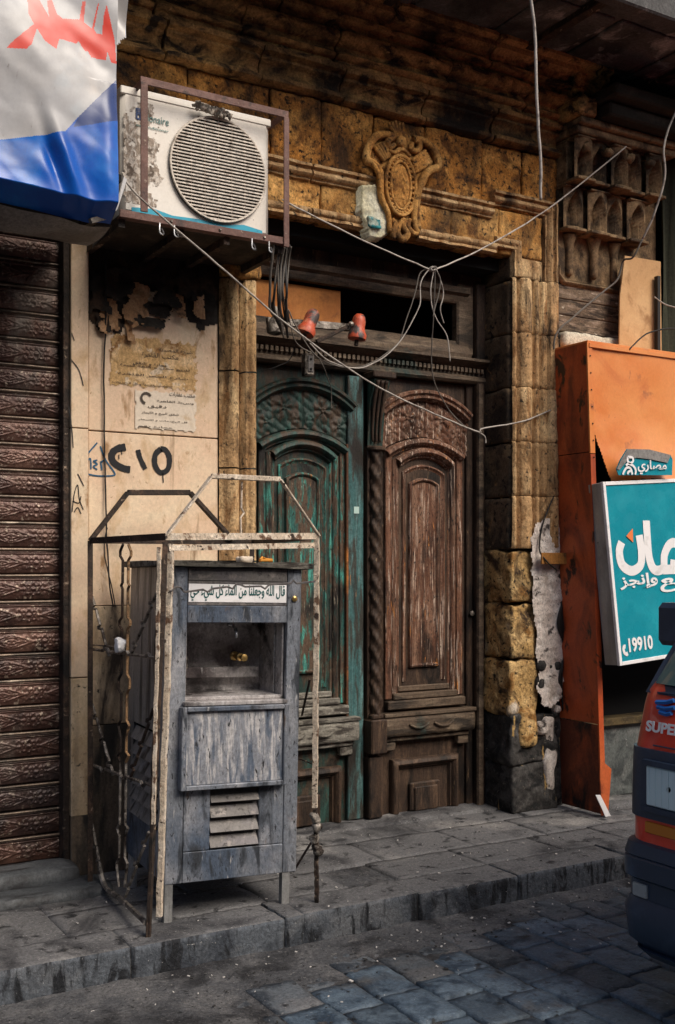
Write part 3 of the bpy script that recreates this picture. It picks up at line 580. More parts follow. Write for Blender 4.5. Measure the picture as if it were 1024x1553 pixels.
# cartouche
car = empty('cartouche', (0, 0, 0), label='carved shell shaped stone cartouche with beaded oval over the door', category='carving')
def Cq(a, b, y): return P(540+a/6.827, 180+b/6.827, y=y)
def C2(pts, y): return [Cq(a, b, y) for a, b in pts]
sil = [(430, 130), (500, 170), (560, 230), (690, 230), (800, 320), (850, 480), (840, 520), (740, 580), (690, 690), (640, 800), (620, 1000), (650, 1170), (560, 1210), (440, 1250), (330, 1190), (330, 1000), (240, 800), (230, 560), (110, 440), (110, 320), (180, 190), (300, 150)]
sp = [(p.x, p.z) for p in C2(sil, -.02)]
cxm = sum(p[0] for p in sp)/len(sp)
mb = MB(); mb.prism(sp, -.065, .02); mb.build('shield', ochre, car, bevel=.012)
def scroll(pts, r, y=-.085, name='scroll', n=8):
    q = bez(C2(pts, y), 6); L = len(q)
    MB().tube(q, [r*(.55+.45*sin(pi*(i+1)/(L+1))) for i in range(L)], n).build(name, ochre, car, smooth=180)
scroll([(400, 270), (350, 300), (330, 230), (380, 190), (300, 165), (200, 190), (130, 290), (110, 420), (180, 470), (245, 560), (250, 700), (265, 830), (330, 980), (350, 1180)], .024)
scroll([(580, 250), (570, 320), (640, 330), (660, 250), (600, 215), (700, 235), (790, 310), (835, 400), (850, 500), (760, 540), (690, 620), (650, 740), (610, 900), (600, 1050), (620, 1150), (650, 1170)], .024)
scroll([(150, 440), (200, 500), (240, 600), (250, 720)], .014, -.10)
scroll([(370, 1040), (400, 1100), (380, 1200), (400, 1240)], .02); scroll([(500, 1040), (440, 1120), (430, 1200), (480, 1250), (530, 1200), (490, 1120), (520, 1060)], .022); scroll([(560, 1040), (540, 1120), (600, 1190), (650, 1170)], .016)
for i in range(5):
    t = i/4
    scroll([(190+t*110, 290-t*60), (290+t*60, 440-t*40)], .013, -.08, 'flute'); scroll([(720+t*60-0, 330+t*110), (580+t*30, 440+t*120)], .013, -.08, 'flute')
for i in range(5):
    t = (i-2)/2; scroll([(430+10*t, 190), (420+50*t, 110), (410+75*t, 20+20*abs(t))], .011, -.06, 'plume')
scroll([(340, 330), (400, 350), (450, 320), (500, 330), (560, 390)], .014, -.09); stone('boss', ochre, car, *(lambda p: (p.x-.03, p.x+.03, -.12, -.05, p.z-.035, p.z+.035))(Cq(450, 250, -.08)), res=.012, rad=.03, amp=.008, fr=30)
oc = Cq(450, 700, -.07); rx, rz = .062, .125
ocx = oc.x
def oval(a, k=1): return (ocx+rx*k*cos(a), oc.z+rz*k*sin(a))
mb = MB()
vs = []; nr = 10; na = 36
def dome(x, z):
    q = ((x-ocx)/rx)**2+((z-oc.z)/rz)**2
    return .075+.028*sqrt(max(0, 1-min(1, q)))+.005*sin((z*110)+abs(x-ocx)*190)*(1-min(1, q))
hf('oval_boss', ochre, car, ocx-rx, ocx+rx, oc.z-rz, oc.z+rz, .005, dome, inside=lambda x, z: ((x-ocx)/rx)**2+((z-oc.z)/rz)**2 < 1)
MB().tube([(oval(2*pi*i/30, 1.08)[0], -.085, oval(2*pi*i/30, 1.08)[1]) for i in range(30)], .010, 6, closed=True).build('oval_rim', ochre, car, smooth=180)
MB().tube([(oval(2*pi*i/36, 1.62)[0], -.085, oc.z+rz*1.33*sin(2*pi*i/36)) for i in range(36)], .012, 6, closed=True).build('oval_rim', ochre, car, smooth=180)
me_b = None
for i in range(30):
    a = 2*pi*i/30
    if me_b is None:
        o = MB().lathe((0, 0, -.010), [(.002, 0), (.009, .004), (.012, .010), (.009, .016), (.002, .020)], 8).build('bead', ochre, car, smooth=180); me_b = o.data
    else: o = bpy.data.objects.new('bead', me_b); COL.objects.link(o); o.parent = car
    o.location = (ocx+rx*1.36*cos(a), -.082, oc.z+rz*1.2*sin(a))
# plaster repair left of the cartouche
q = [(50, 690), (180, 690), (240, 780), (300, 860), (330, 1200), (250, 1240), (130, 1220), (90, 1080), (40, 960)]
qp = [(p.x, p.z) for p in C2(q, -.06)]
lime = mat('lime_plaster_repair', (.55, .50, .33), [((.62, .6, .48), 6, .45, .6), ((.4, .32, .15), 9, .58, .66), ((.04, .2, .2), 7, .62, .66)], bump=.4, bs=30, rough=.9)
hf('plaster_patch', lime, sur, min(p[0] for p in qp)-.02, max(p[0] for p in qp)+.02, min(p[1] for p in qp)-.02, max(p[1] for p in qp)+.02, .007,
   lambda x, z: .072+.012*fbm(x, 0, z, 14) if inpoly(x, z, qp) else .0, inside=lambda x, z: inpoly(x, z, [(cxm+(p[0]-cxm)*1.0, p[1]) for p in qp]) or any(inpoly(x+dx, z+dz, qp) for dx, dz in ((.01, 0), (-.01, 0), (0, .01), (0, -.01))))
zz = Cq(150, 1000, -.06)
stone('tile_shard', mat('turquoise_glaze', (.03, .22, .24), [((.3, .36, .3), 16, .5, .56, V1, 9)], bump=.2, rough=.4), sur, zz.x-.03, zz.x+.06, -.092, -.07, zz.z-.075, zz.z-.015, res=.008, rad=.01, amp=.01, fr=25, amp2=.02, fr2=14)

# ================================================================== WOODEN DOOR
Y = .29
door = empty('double_door', (0, 0, 0), label='old carved wooden double door with peeling teal left leaf and brown right leaf', category='door')
MB().box(2.5, 4.25, Y+.06, Y+.10, -.02, 2.64).build('backing', dark, door)
fr = MB(); fr.box(4.185, 4.25, Y-.06, Y+.05, 0, 3.25).box(4.135, 4.182, Y-.02, Y+.05, 0, 2.63).box(2.50, 2.60, Y-.06, Y+.05, 0, 3.25)
fr.build('door_frame', brown_dk, door, bevel=.006)
mb = MB(); sweep(mb, [(4.20, 0), (4.20, 2.62)], [(-.022, 0), (-.018, .02), (0, .028), (.018, .02), (.022, 0)], y0=Y-.06, amp=.001); mb.build('door_frame', brown_h, door, smooth=50)
# beam with dentils
def hprof(prof, x0, x1, name, m, parent=door):
    n = len(prof); vs = [(x, Y-q, z) for x in (x0, x1) for q, z in prof]
    MB().add(vs, [(k, k+1, n+k+1, n+k) for k in range(n-1)]+[tuple(range(n)), tuple(range(2*n-1, n-1, -1))]).build(name, m, parent, smooth=40)
hprof([(-.03, 2.625), (.05, 2.625), (.065, 2.64), (.065, 2.662), (.05, 2.672), (.045, 2.70), (.045, 2.715), (.075, 2.725), (.10, 2.745), (.115, 2.752), (.115, 2.768), (-.03, 2.768)], 2.50, 4.245, 'beam_cornice', brown_h)
den = None
for i in range(54):
    if den is None: o = MB().box(-.010, .010, -.075, -.04, 2.686, 2.714).build('dentil', brown_h, door, bevel=.002); den = o.data
    else: o = bpy.data.objects.new('dentil', den); COL.objects.link(o); o.parent = door
    o.location = (2.56+i*.0312, Y, 0)
# transom
tr = MB().box(2.5, 4.19, Y+.0, Y+.04, 2.768, 2.80).build('transom', brown_h, door)
hprof([(-.02, 2.768), (.07, 2.768), (.075, 2.80), (.05, 2.835), (.012, 2.875), (.012, 2.885), (-.02, 2.885)], 2.5, 4.13, 'transom_sill', brown_h, door)
hprof([(-.02, 3.115), (.02, 3.115), (.035, 3.135), (.035, 3.16), (.06, 3.175), (.06, 3.21), (-.02, 3.21)], 2.5, 4.13, 'transom_head', brown_h, door)
MB().box(4.055, 4.183, Y-.03, Y+.04, 2.80, 3.24).build('transom_post', brown_h, door, bevel=.012)
MB().box(2.50, 4.25, Y-.02, Y+.05, 3.212, 3.372).build('head_board', brown_dk, door, bevel=.003)
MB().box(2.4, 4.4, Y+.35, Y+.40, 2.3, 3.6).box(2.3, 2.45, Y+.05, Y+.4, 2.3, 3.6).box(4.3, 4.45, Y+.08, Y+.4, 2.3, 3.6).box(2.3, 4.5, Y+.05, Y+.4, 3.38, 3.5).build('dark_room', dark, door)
tb = MB().box(2.55, 3.25, Y+.03, Y+.045, 2.87, 3.10).build('board', boardor, door, bevel=.002, label='orange plywood board closing the left half of the transom')
# leaves
bead = [(0, 0), (.003, .012), (.012, .020), (.022, .016), (.026, .008), (.034, .010), (.040, .004), (.044, 0)]
big = [(0, 0), (0, .03), (.012, .048), (.028, .052), (.042, .040), (.048, .022), (.056, .022), (.060, .012), (.066, 0)]
hood = [(0, 0), (0, .050), (.010, .062), (.022, .062), (.030, .048), (.036, .046), (.040, .058), (.052, .058), (.060, .040), (.066, .034), (.070, 0)]
def frame_path(cx, hw, z0, z1, sag): return [(cx-hw, z0)]+arc(cx, hw, z1, sag, 12)+[(cx+hw, z0)]
def petals(x, z, cx, cz, r, n, ph=0):
    d = sqrt((x-cx)**2+(z-cz)**2)/r
    if d > 1: return 0
    a = math.atan2(z-cz, x-cx)+ph
    return (abs(cos(n*a/2))**.7)*sin(pi*min(1, d))**.7+(1 if d < .2 else 0)*.6
def leaf_make(cx, m, m2, m_low, m_mid, x0, x1):
    lf = MB().box(x0, x1, Y+.0, Y+.045, .01, 2.62).build('door_leaf', m2, door, bevel=.003)
    def add(name, mb, mm, **k): return mb.build(name, mm, lf, smooth=45, **k)
    # hood 1
    mb = MB(); sweep(mb, arc(cx, .343, 2.435, .125, 22), hood, y0=Y, amp=.0012); add('arch_moulding', mb, m_mid)
    # carved band
    r1 = lambda x: 2.435-.07+.125*(1-((x-cx)/.343)**2)
    r2 = lambda x: 2.19+.085*(1-((x-cx)/.30)**2)
    def carv(x, z):
        t = 0; X = x-cx
        for sx in (-1, 1):
            t = max(t, petals(x, z, cx+sx*.125, 2.385-.0, .078, 6, .4*sx))
            t = max(t, .8*petals(x, z, cx+sx*.235, 2.30, .06, 5, .2)); t = max(t, .7*petals(x, z, cx+sx*.045, 2.33, .04, 3, 1.5))
            t = max(t, .7*petals(x, z, cx+sx*.20, 2.42, .035, 3)); t = max(t, .7*petals(x, z, cx+sx*.30, 2.36, .04, 4))
        rim = 1 if (abs(X) > .30) else 0
        if abs(X) < .006: return .004
        return .010+.020*t+.007*abs(sin(40*X+60*z))*(1-min(1, t*2))+.002*fbm(x, 0, z, 40)
    hf('carved_panel', m if m is brown else teal_dk, lf, cx-.335, cx+.335, 2.17, 2.52, .0048, carv, y0=Y, inside=lambda x, z: r2(x) < z < r1(x) or (abs(x-cx) > .28 and 2.18 < z < r1(x)))
    mb = MB(); sweep(mb, arc(cx, .292, 2.18, .088, 22), big, y0=Y+.0, amp=.0012); add('arch_moulding', mb, m_mid)
    mb = MB(); sweep(mb, arc(cx, .212, 2.135, .075, 16), big, y0=Y+.0, amp=.001); add('arch_moulding', mb, m_mid)
    # side stiles under the hood, long mouldings
    for s in (-1, 1):
        mb = MB().box(cx+s*.262-.022, cx+s*.262+.022, Y-.022, Y, .70, 2.19); mb.build('stile', m, lf, bevel=.004)
    mb = MB(); sweep(mb, [(cx-.215, .72)]+[(cx-.215, 2.13)], [(-.02, 0), (-.018, .016), (0, .026), (.016, .018), (.02, .006), (.034, .006), (.038, 0)], y0=Y, amp=.001); add('panel_moulding', mb, m)
    mb = MB(); sweep(mb, [(cx+.215, 2.13), (cx+.215, .72)], [(-.02, 0), (-.018, .016), (0, .026), (.016, .018), (.02, .006), (.034, .006), (.038, 0)], y0=Y, amp=.001); add('panel_moulding', mb, m)
    # inner raised panel with an arched top
    p = frame_path(cx, .158, .80, 2.06, .05); mb = MB(); sweep(mb, p[::1], [(0, 0), (.003, .012), (.012, .014), (.02, .004), (.03, 0)], y0=Y, amp=.0008); add('panel_moulding', mb, m)
    p = frame_path(cx, .108, .885, 1.99, .035); mb = MB(); sweep(mb, p+[p[0]], [(-.004, 0), (0, .020), (.010, .026), (.020, .018), (.024, .006)], y0=Y, amp=.0008); add('panel_moulding', mb, m)
    poly = frame_path(cx, .092, .90, 1.975, .03); MB().prism(poly, Y-.012, Y).build('panel', m, lf, bevel=.004)
    # sill of the tall panel, flared
    hw = .225
    for z, w, q, h in ((.74, .19, .018, .035), (.695, .235, .038, .04), (.64, .285, .055, .052)):
        MB().box(cx-w, cx+w, Y-q, Y, z, z+h).build('sill', m_low, lf, bevel=.006)
    # shelf rail with two small carved swags
    stone('shelf_rail', m_low, lf, cx-.33, cx+.335, Y-.085, Y, .485, .60, res=.02, rad=.008, amp=.003, fr=20, amp2=.003)
    MB().box(cx-.335, cx+.34, Y-.095, Y, .602, .625).build('shelf_rail', m_low, lf, bevel=.005)
    MB().box(cx-.30, cx+.305, Y-.06, Y, .455, .483).build('shelf_rail', m_low, lf, bevel=.005)
    for s in (-1, 1):
        pts = bez([(cx+s*.09-.07, Y-.092, .555), (cx+s*.09-.03, Y-.10, .535), (cx+s*.09+.03, Y-.10, .535), (cx+s*.09+.07, Y-.092, .558)], 5)
        MB().tube(pts, .008, 6).build('swag', m_low, lf, smooth=180)
    for s in (-1, 1): MB().box(cx+s*.27-.04, cx+s*.27+.04, Y-.05, Y, .40, .45).build('bracket', m_low, lf, bevel=.006)
    # low panel
    z0, z1 = .02, .34
    mb = MB(); sweep(mb, [(cx-.245, z0), (cx-.245, z1), (cx+.245, z1), (cx+.245, z0)], big, y0=Y, amp=.001); add('panel_moulding', mb, brown_dk)
    MB().box(cx-.11, cx+.11, Y-.028, Y, z0, .19).build('panel', brown_dk, lf, bevel=.008)
    MB().box(cx-.085, cx+.085, Y-.04, Y-.028, z0, .165).build('panel', brown_dk, lf, bevel=.006)
    return lf
L1 = leaf_make(3.815, brown, brown_dk, brown_h, brown, 3.47, 4.13); L1['label'] = 'brown right leaf worn to bare streaks'
L2 = leaf_make(2.975, teal, teal_dk, greywood, teal_dk, 2.55, 3.38); L2['label'] = 'left leaf in peeling teal paint over dark wood'
MB().box(3.262, 3.368, Y-.035, Y-.001, .02, 2.60).build('stile', tealblue, L2, bevel=.004)
MB().box(3.245, 3.26, Y-.045, Y-.001, .5, 2.2).build('stile_edge', mat('rust_orange_stain_wood', (.09, .04, .02), [((.45, .16, .035), 3, .5, .6, (1, 1, .9), 8)], bump=.4, rough=.7), L2, bevel=.003)
MB().box(3.30, 3.335, Y-.038, Y-.036, 1.80, 1.84).build('sticker', mat('pale_sticker', (.45, .6, .55), bump=0), L2)
# centre post with carved column
po = MB().box(3.385, 3.465, Y-.05, Y+.02, .02, 2.60).build('centre_post', brown_dk, door, bevel=.004)
MB().box(3.365, 3.525, Y-.15, Y-.02, 2.585, 2.622).build('capital', brown_dk, po, bevel=.006)
hprof([(0.02, 2.20), (.05, 2.20), (.06, 2.30), (.075, 2.45), (.12, 2.54), (.13, 2.58), (.02, 2.58)], 3.385, 3.49, 'bracket', teal_dk, po)
for k in range(3): MB().tube(bez([(3.405+k*.03, Y-.135, 2.57), (3.405+k*.03, Y-.10, 2.47), (3.408+k*.027, Y-.07, 2.32), (3.412+k*.025, Y-.065, 2.22)], 5), [.014-.0005*i for i in range(16)], 6).build('acanthus', brown_dk, po, smooth=180)
MB().lathe((3.437, Y-.06, 2.165), [(.04, 0), (.055, .008), (.055, .02), (.04, .03)], 14).build('ring', brown_dk, po, smooth=50)
def spiral_col(z0, z1, r, cx):
    n = int((z1-z0)/.011); k_ = 18; vs = []
    for i in range(n+1):
        z = z0+(z1-z0)*i/n
        for k in range(k_):
            a = 2*pi*k/k_; rr = r*(1+.20*sin(3*a+z*60)+.12*sin(5*a-z*95)+.08*sin(z*38)); vs.append((cx+rr*cos(a), Y-.06+rr*sin(a), z))
    return MB().add(vs, [(i*k_+k, i*k_+(k+1) % k_, (i+1)*k_+(k+1) % k_, (i+1)*k_+k) for i in range(n) for k in range(k_)])
spiral_col(.62, 2.165, .034, 3.437).build('carved_column', brown_dk, po, smooth=180)
MB().box(3.375, 3.485, Y-.115, Y-.0, .40, .60).box(3.39, 3.47, Y-.10, Y, .60, .63).build('column_base', brown_dk, po, bevel=.008)
MB().box(3.38, 3.475, Y-.08, Y-.0, .02, .38).build('plinth', brown_dk, po, bevel=.008)
MB().lathe((4.16, Y-.03, 1.2), [(.012, 0), (.016, .004), (.016, .012), (.006, .018)], 10, axis=(0, -1, 0)).build('latch', greyiron, door, smooth=50)
stone('door_sill', conc, pave, 2.50, 4.25, .10, .40, -.08, .014, res=.04, rad=.012, amp=.006, amp2=.01)

# ================================================================== RIGHT: muqarnas bracket, boards
mq = empty('muqarnas_bracket', (0, 0, 0), label='brown stalactite carved stone bracket right of the door architrave', category='carving')
def cell_mesh(w, h, d):
    """pointed niche cell, front at y=0, going back"""
    def fn(x, z):
        X = abs(x)/(w/2); t = z/h
        top = .92
        q = 0
        for k, dd in ((1.0, .02), (.78, .022), (.52, .05)):
            if X < .82*k and .03 < t < (.45+.47*(1-min(1, X/(.82*k))**1.5))*(.80+.2*k): q -= dd
        return q-.03*X*X
    return fn
def cell(cx, z0, w, h, front, name='niche'):
    f = cell_mesh(w, h, front)
    o = hf(name, musc, mq, -w/2, w/2, 0, h, .006, f); o.location = (cx, -front, z0)
    MB().box(cx-w/2+.001, cx+w/2-.001, -front+.10, .05, z0+.001, z0+h-.001).build('cell_body', musc, mq, bevel=.004)
    MB().box(cx-w/2+.0005, cx+w/2-.0005, -front-.002, .05, z0+h, z0+h+.012).build('cell_cap', musc, mq, bevel=.003)
    MB().box(cx-w/2+.001, cx+w/2-.001, -front-.006, .05, z0-.018, z0).build('cell_cap', musc, mq, bevel=.003)
for i in range(4): cell(4.70+i*.168, 3.590-.01*(i % 2), .164, .245, .10+.035*(i % 2))
for i in range(5): cell(4.69+i*.152, 3.868+.006*(i % 2), .148, .24, .165+.035*((i+1) % 2))
for i in range(3):
    cx = 4.71+i*.19; f = .07+.02*(i % 2); zt = 3.565
    MB().lathe((cx, -f+.05, zt-.26), [(.008, 0), (.024, .012), (.026, .04), (.024, .16), (.034, .21), (.05, .255)], 10).build('pendant', musc, mq, smooth=50)
for i in range(4):
    cx = 4.70+i*.18; stone('rosette', musc, mq, cx-.03, cx+.03, -.215, -.15, 4.03, 4.085, res=.01, rad=.025, amp=.012, fr=40)
MB().box(4.60, 5.45, -.215, .05, 4.126, 4.17).box(4.60, 5.45, -.25, .05, 4.172, 4.21).build('cell_cap', musc, mq, bevel=.006)
MB().box(4.62, 5.48, -.012, .05, 3.285, 4.12).build('ground_slab', musc, mq)
stone('corbel', cornice_m, mq, 4.58, 4.74, -.26, 0, 4.22, 4.34, res=.02, rad=.03, amp=.012, amp2=.02)
stone('corbel', cornice_m, mq, 4.60, 4.70, -.2, 0, 4.345, 4.56, res=.02, rad=.03, amp=.012, amp2=.02)
mb = MB(); sweep(mb, [(4.63, 3.36), (4.63, 3.31), (4.67, 3.275), (5.2, 3.275)], [(0, 0), (.0, .02), (.012, .026), (.024, .016), (.03, 0)], y0=-.013, amp=.001); mb.build('edge_moulding', musc, mq, smooth=50)
ba = empty('balcony_beam', (0, 0, 0), label='dark moulded timber beam carrying the balcony above the carved bracket', category='beam')
MB().box(4.75, 9, -.34, .06, 4.215, 4.30).build('lower_beam', beam_m, ba, bevel=.012)
MB().box(4.72, 9, -.42, .06, 4.304, 4.38).build('upper_beam', beam_m, ba, bevel=.012)
pb = empty('weathered_board', (0, 0, 0), label='brown weathered wall panel between carved bracket and orange box', category='panel')
for z0, z1 in ((2.96, 3.06), (3.064, 3.16), (3.164, 3.25)): MB().box(4.628, 5.22, -.015, .05, z0, z1).build('plank', oldwall, pb, bevel=.004)
stone('plaster_ledge', mat('cream_plaster', (.52, .46, .36), [((.35, .28, .2), 9, .55, .66)], bump=.6, bs=40), pb, 4.63, 5.25, -.07, .05, 2.855, 2.95, res=.02, rad=.015, amp=.008, amp2=.012)
cb = [P(947, 388, y=-.12), P(1001, 397, y=-.12), P(1003, 530, y=-.12), P(943, 524, y=-.12)]
mb = MB(); mb.prism([(cb[0].x, cb[0].z), (cb[1].x, cb[1].z), (cb[2].x, 2.70), (cb[3].x-.03, 2.70), (cb[3].x-.02, 3.2)], -.126, -.116)
mb.build('cardboard_sheet', cardb, label='upright brown cardboard sheet standing behind the orange box', category='cardboard')
tb = MB().box(5.33, 5.355, -.17, -.14, 2.6, 3.36).build('thin_lath', wire_b, label='thin black upright bar beside the cardboard sheet', category='bar')
def dfold(x, z): return .05+.03*sin(x*38+z*2)+.015*sin(x*90)
hf('hanging_drape', drape, None, 5.48, 6.4, 2.6, 4.2, .02, dfold, y0=.0, label='dull green cloth drape hanging in the dark at the right edge', category='drape')

# ================================================================== ORANGE SHOP CASING
oc_ = empty('orange_sign_casing', (0, 0, 0), label='dented orange sheet metal shopfront casing standing on the pavement', category='shop casing')
# left side sheet leans a little: top x=4.57, bottom x=4.68
def ox(z): return 4.55+(2.82-z)*.042
YF = -.345
def sidesheet(z0, z1, m, name='side_sheet'):
    nz = 12; ny = 6; vs = []
    for j in range(nz+1):
        z = z0+(z1-z0)*j/nz
        for i in range(ny+1):
            y = YF+(.0-YF)*i/ny; vs.append((ox(z)+.006*N(y, z, 0, 2.5)+.012*max(0, .3-z)*N(y, z, 3, 8), y, z))
    MB().add(vs, [(j*(ny+1)+i, j*(ny+1)+i+1, (j+1)*(ny+1)+i+1, (j+1)*(ny+1)+i) for j in range(nz) for i in range(ny)]).build(name, m, oc_, smooth=40, fix=False)
sidesheet(2.175, 2.82, orange_side); sidesheet(.55, 2.17, orange_side); sidesheet(.012, .545, orange_lo)
for z0, z1 in ((.02, 2.16), (2.165, 2.82)):
    MB().add([(ox(z)+dx, YF-.008+dy, z) for z in (z0, z1) for dx, dy in ((-.004, 0), (.034, 0), (.034, .012), (-.004, .012))], [(0, 1, 2, 3), (4, 5, 6, 7), (0, 1, 5, 4), (1, 2, 6, 5), (2, 3, 7, 6), (3, 0, 4, 7)]).build('edge_strip', orange if z0 > 2 else orange_side, oc_)
# front sheet, buckled along its lower edge
def fs_fn(x, z):
    t = max(0, (2.42-z)/.38)
    return .014*N(x, 0, z, 1.6)+.006*abs(N(x, 4, z*.6, 4))+.075*min(1.2, t)**2*(.6+.4*sin(x*5+1))+.012*t*N(x, 2, z, 7)
def fs_in(x, z): return z > 2.015+.012*sin(x*9) and not (x < 4.585+(2.36-z)*.36 and z < 2.36)
hf('front_sheet', orange, oc_, 4.585, 6.6, 1.98, 2.815, .007, fs_fn, y0=YF, inside=fs_in, smooth=40)
MB().box(4.552, 6.6, YF-.006, .0, 2.817, 2.832).build('top_sheet', orange, oc_, bevel=.002)
mb = MB(); mb.box(4.56, 6.6, YF-.014, YF-.001, 2.79, 2.816).build('top_hem', orange, oc_, bevel=.002)
for i in range(7):
    MB().lathe((ox(2.7-i*.12)+.014, YF-.010, 2.74-i*.1), [(.005, 0), (.005, .002), (.003, .004)], 6, axis=(0, -1, 0)).build('rivet', rustiron, oc_)
tp = P(975, 700, y=YF-.05)
# torn foot of the casing
tg = [P(905, 1150, y=YF), P(922, 1165, y=YF), P(917, 1232, y=YF), P(908, 1236, y=YF), P(905, 1180, y=YF)]
mb = MB(); mb.prism([(p.x, p.z) for p in tg], YF-.03, YF-.02); mb.build('torn_corner', orange_side, oc_)
sl_ = [P(901, 1205, y=YF-.03), P(908, 1205, y=YF-.03), P(924, 1240, y=YF-.03), P(916, 1241, y=YF-.03)]
mb = MB(); mb.prism([(p.x, max(.005, p.z)) for p in sl_], YF-.045, YF-.04); mb.build('bent_strip', whitep, oc_)
# clip plate on the wall
q = [P(820, 838, y=-.10), P(868, 840, y=-.10)]
MB().box(q[0].x, q[1].x, -.112, -.10, 1.505, 1.575).build('rusty_plate', mat('rusty_ochre_plate', (.30, .13, .03), [((.08, .04, .02), 12, .5, .6)], bump=.4, rough=.7), label='small rusty metal plate fixed between plaster and orange casing', category='metal plate', bevel=.002)
# shop inside: rail, grey panel, dark recess
MB().box(4.72, 9, .0, .05, .02, 2.82).build('shop_recess_wall', dark, oc_)
MB().box(4.74, 6.6, -.12, .0, .485, .535).build('shop_rail', mat('dusty_ochre_rail', (.14, .10, .045), [((.05, .035, .02), 7, .5, .62)], bump=.3), oc_, bevel=.006)
MB().box(4.74, 6.6, -.07, -.0, .03, .483).build('grey_panel', greypanel, oc_, bevel=.003)
stone('threshold_slab', conc, pave, 4.74, 6.6, -.30, -.08, -.03, .035, res=.05, rad=.01, amp=.006, amp2=.02, fr2=6)
# turquoise light box, hung askew
sg = empty('shop_sign', (0, 0, 0), label='turquoise light box sign with white lettering, hung askew in the orange casing', category='sign')
a = P(913, 731, y=-.44); b = P(939, 1010, y=-.50)
zd = (a-b).normalized(); yn = Vector((0, -1, 0)); xd = zd.cross(Vector((0, 1, 0))).normalized()
if xd.x < 0: xd = -xd
H_, W_, D_ = (a-b).length, 1.5, .12
ND = -xd.cross(zd) if xd.cross(zd).y < 0 else xd.cross(zd)
def SG(x, z, y=0): return b+xd*x+zd*z+ND*y
def sbox(x0, x1, y0, y1, z0, z1, name, m, bevel=0):
    vs = [SG(x, z, y) for z in (z0, z1) for y in (y0, y1) for x in (x0, x1)]
    return MB().add(vs, [(0, 2, 3, 1), (4, 5, 7, 6), (0, 1, 5, 4), (2, 6, 7, 3), (0, 4, 6, 2), (1, 3, 7, 5)]).build(name, m, sg, bevel=bevel)
sbox(.002, W_, .012, D_, .002, H_-.002, 'box', alum, .004)
sbox(.022, W_-.02, -.001, .012, .022, H_-.022, 'face', tealsign)
for q in ((0, .022, 0, H_), (W_-.022, W_, 0, H_)): sbox(q[0], q[1], -.008, .014, q[2], q[3], 'trim', whitep, .002)
for q in ((0, .022), (H_-.022, H_)): sbox(.0225, W_-.0225, -.008, .014, q[0], q[1], 'trim', whitep, .002)
def ribbon(pts, r, name='lettering', m=whitep, y=-.004):
    q = bez([SG(x, z) for x, z in pts], 8); L = len(q); nr = Vector((0, -1, 0)); vs = []
    for i, p in enumerate(q):
        d = (q[min(i+1, L-1)]-q[max(i-1, 0)]).normalized(); w = d.cross(nr).normalized()*r
        vs += [p+w+nr*.004, p-w+nr*.004]
    MB().add(vs, [(2*i, 2*i+1, 2*i+3, 2*i+2) for i in range(L-1)]).build(name, m, sg)
# measured from the photograph on the sign's own face
def SP(u, v):
    o_ = Vector((0, CY, EYE)); d_ = P(u, v, y=-.5)-o_; n_ = xd.cross(zd); p = o_+d_*((b-o_).dot(n_)/d_.dot(n_))-b; return (p.dot(xd), p.dot(zd))
K = lambda a_, b_: SP(860+a_/3.787, 640+b_/3.787)
r_ = .029
ribbon([K(312, 690), K(298, 745), K(315, 820), K(370, 855), K(420, 820), K(425, 740), K(412, 650)], r_)
ribbon([K(453, 566), K(458, 650), K(470, 780), K(500, 848), K(550, 838), K(558, 760), K(590, 700), K(640, 700), K(700, 740), K(690, 800), K(640, 820), K(590, 815)], r_)
ribbon([K(550, 848), K(640, 845), K(720, 845), K(760, 800), K(765, 700)], r_)
tri = [K(374, 610), K(336, 655), K(376, 692)]
MB().add([SG(x, z)+Vector((0, -.006, 0)) for x, z in tri], [(0, 1, 2)]).build('dot', orangep, sg)
k1 = K(305, 972); text(shape_ar('وإنجز'), .2, whitep, sg, SG(k1[0], k1[1], -.004), xd, zd, width=(K(516, 900)[0]-k1[0]), height=.092, bold=.005)
k1 = K(535, 972); text(shape_ar('بيع'), .2, whitep, sg, SG(k1[0], k1[1]-.01, -.004), xd, zd, width=.28, height=.085, bold=.005)
k1 = K(355, 1325); text('19910', .2, whitep, sg, SG(k1[0], k1[1], -.004), xd, zd, width=(K(492, 1300)[0]-k1[0]), height=.085, bold=.006)
ribbon([K(325, 1285), K(322, 1305), K(330, 1328), K(346, 1338)], .009)
ribbon([K(322, 1290), K(334, 1290)], .012); ribbon([K(338, 1334), K(347, 1328)], .012)
# torn turquoise sticker on the buckled sheet
fl = empty('torn_sign_scrap', (0, 0, 0), label='torn turquoise scrap of sign printed with white Arabic word, stuck above the light box', category='sign scrap')
YS = -.475
ff = lambda a_, b_: P(860+a_/3.787, 640+b_/3.787, y=YS)
pg = [ff(345, 155), ff(470, 158), ff(595, 190), ff(610, 215), ff(604, 305), ff(300, 305), ff(285, 270), ff(310, 215)]
mb = MB(); n = len(pg); vs = [p+Vector((0, .004*(i % 2), 0)) for i, p in enumerate(pg)]; vs += [p+Vector((0, .006, 0)) for p in vs]
mb.add(vs, [tuple(range(n)), tuple(range(2*n-1, n-1, -1))]+[(i, i+n, (i+1) % n+n, (i+1) % n) for i in range(n)]); mb.build('scrap', tealsign, fl)
pg2 = [ff(345, 155), ff(470, 158), ff(595, 190), ff(575, 235), ff(480, 215), ff(400, 205), ff(350, 215), ff(300, 275), ff(285, 270), ff(310, 215)]
MB().add([p+Vector((0, -.004, 0)) for p in pg2], [tuple(range(len(pg2)))]).build('bare_strip', bannerg, fl)
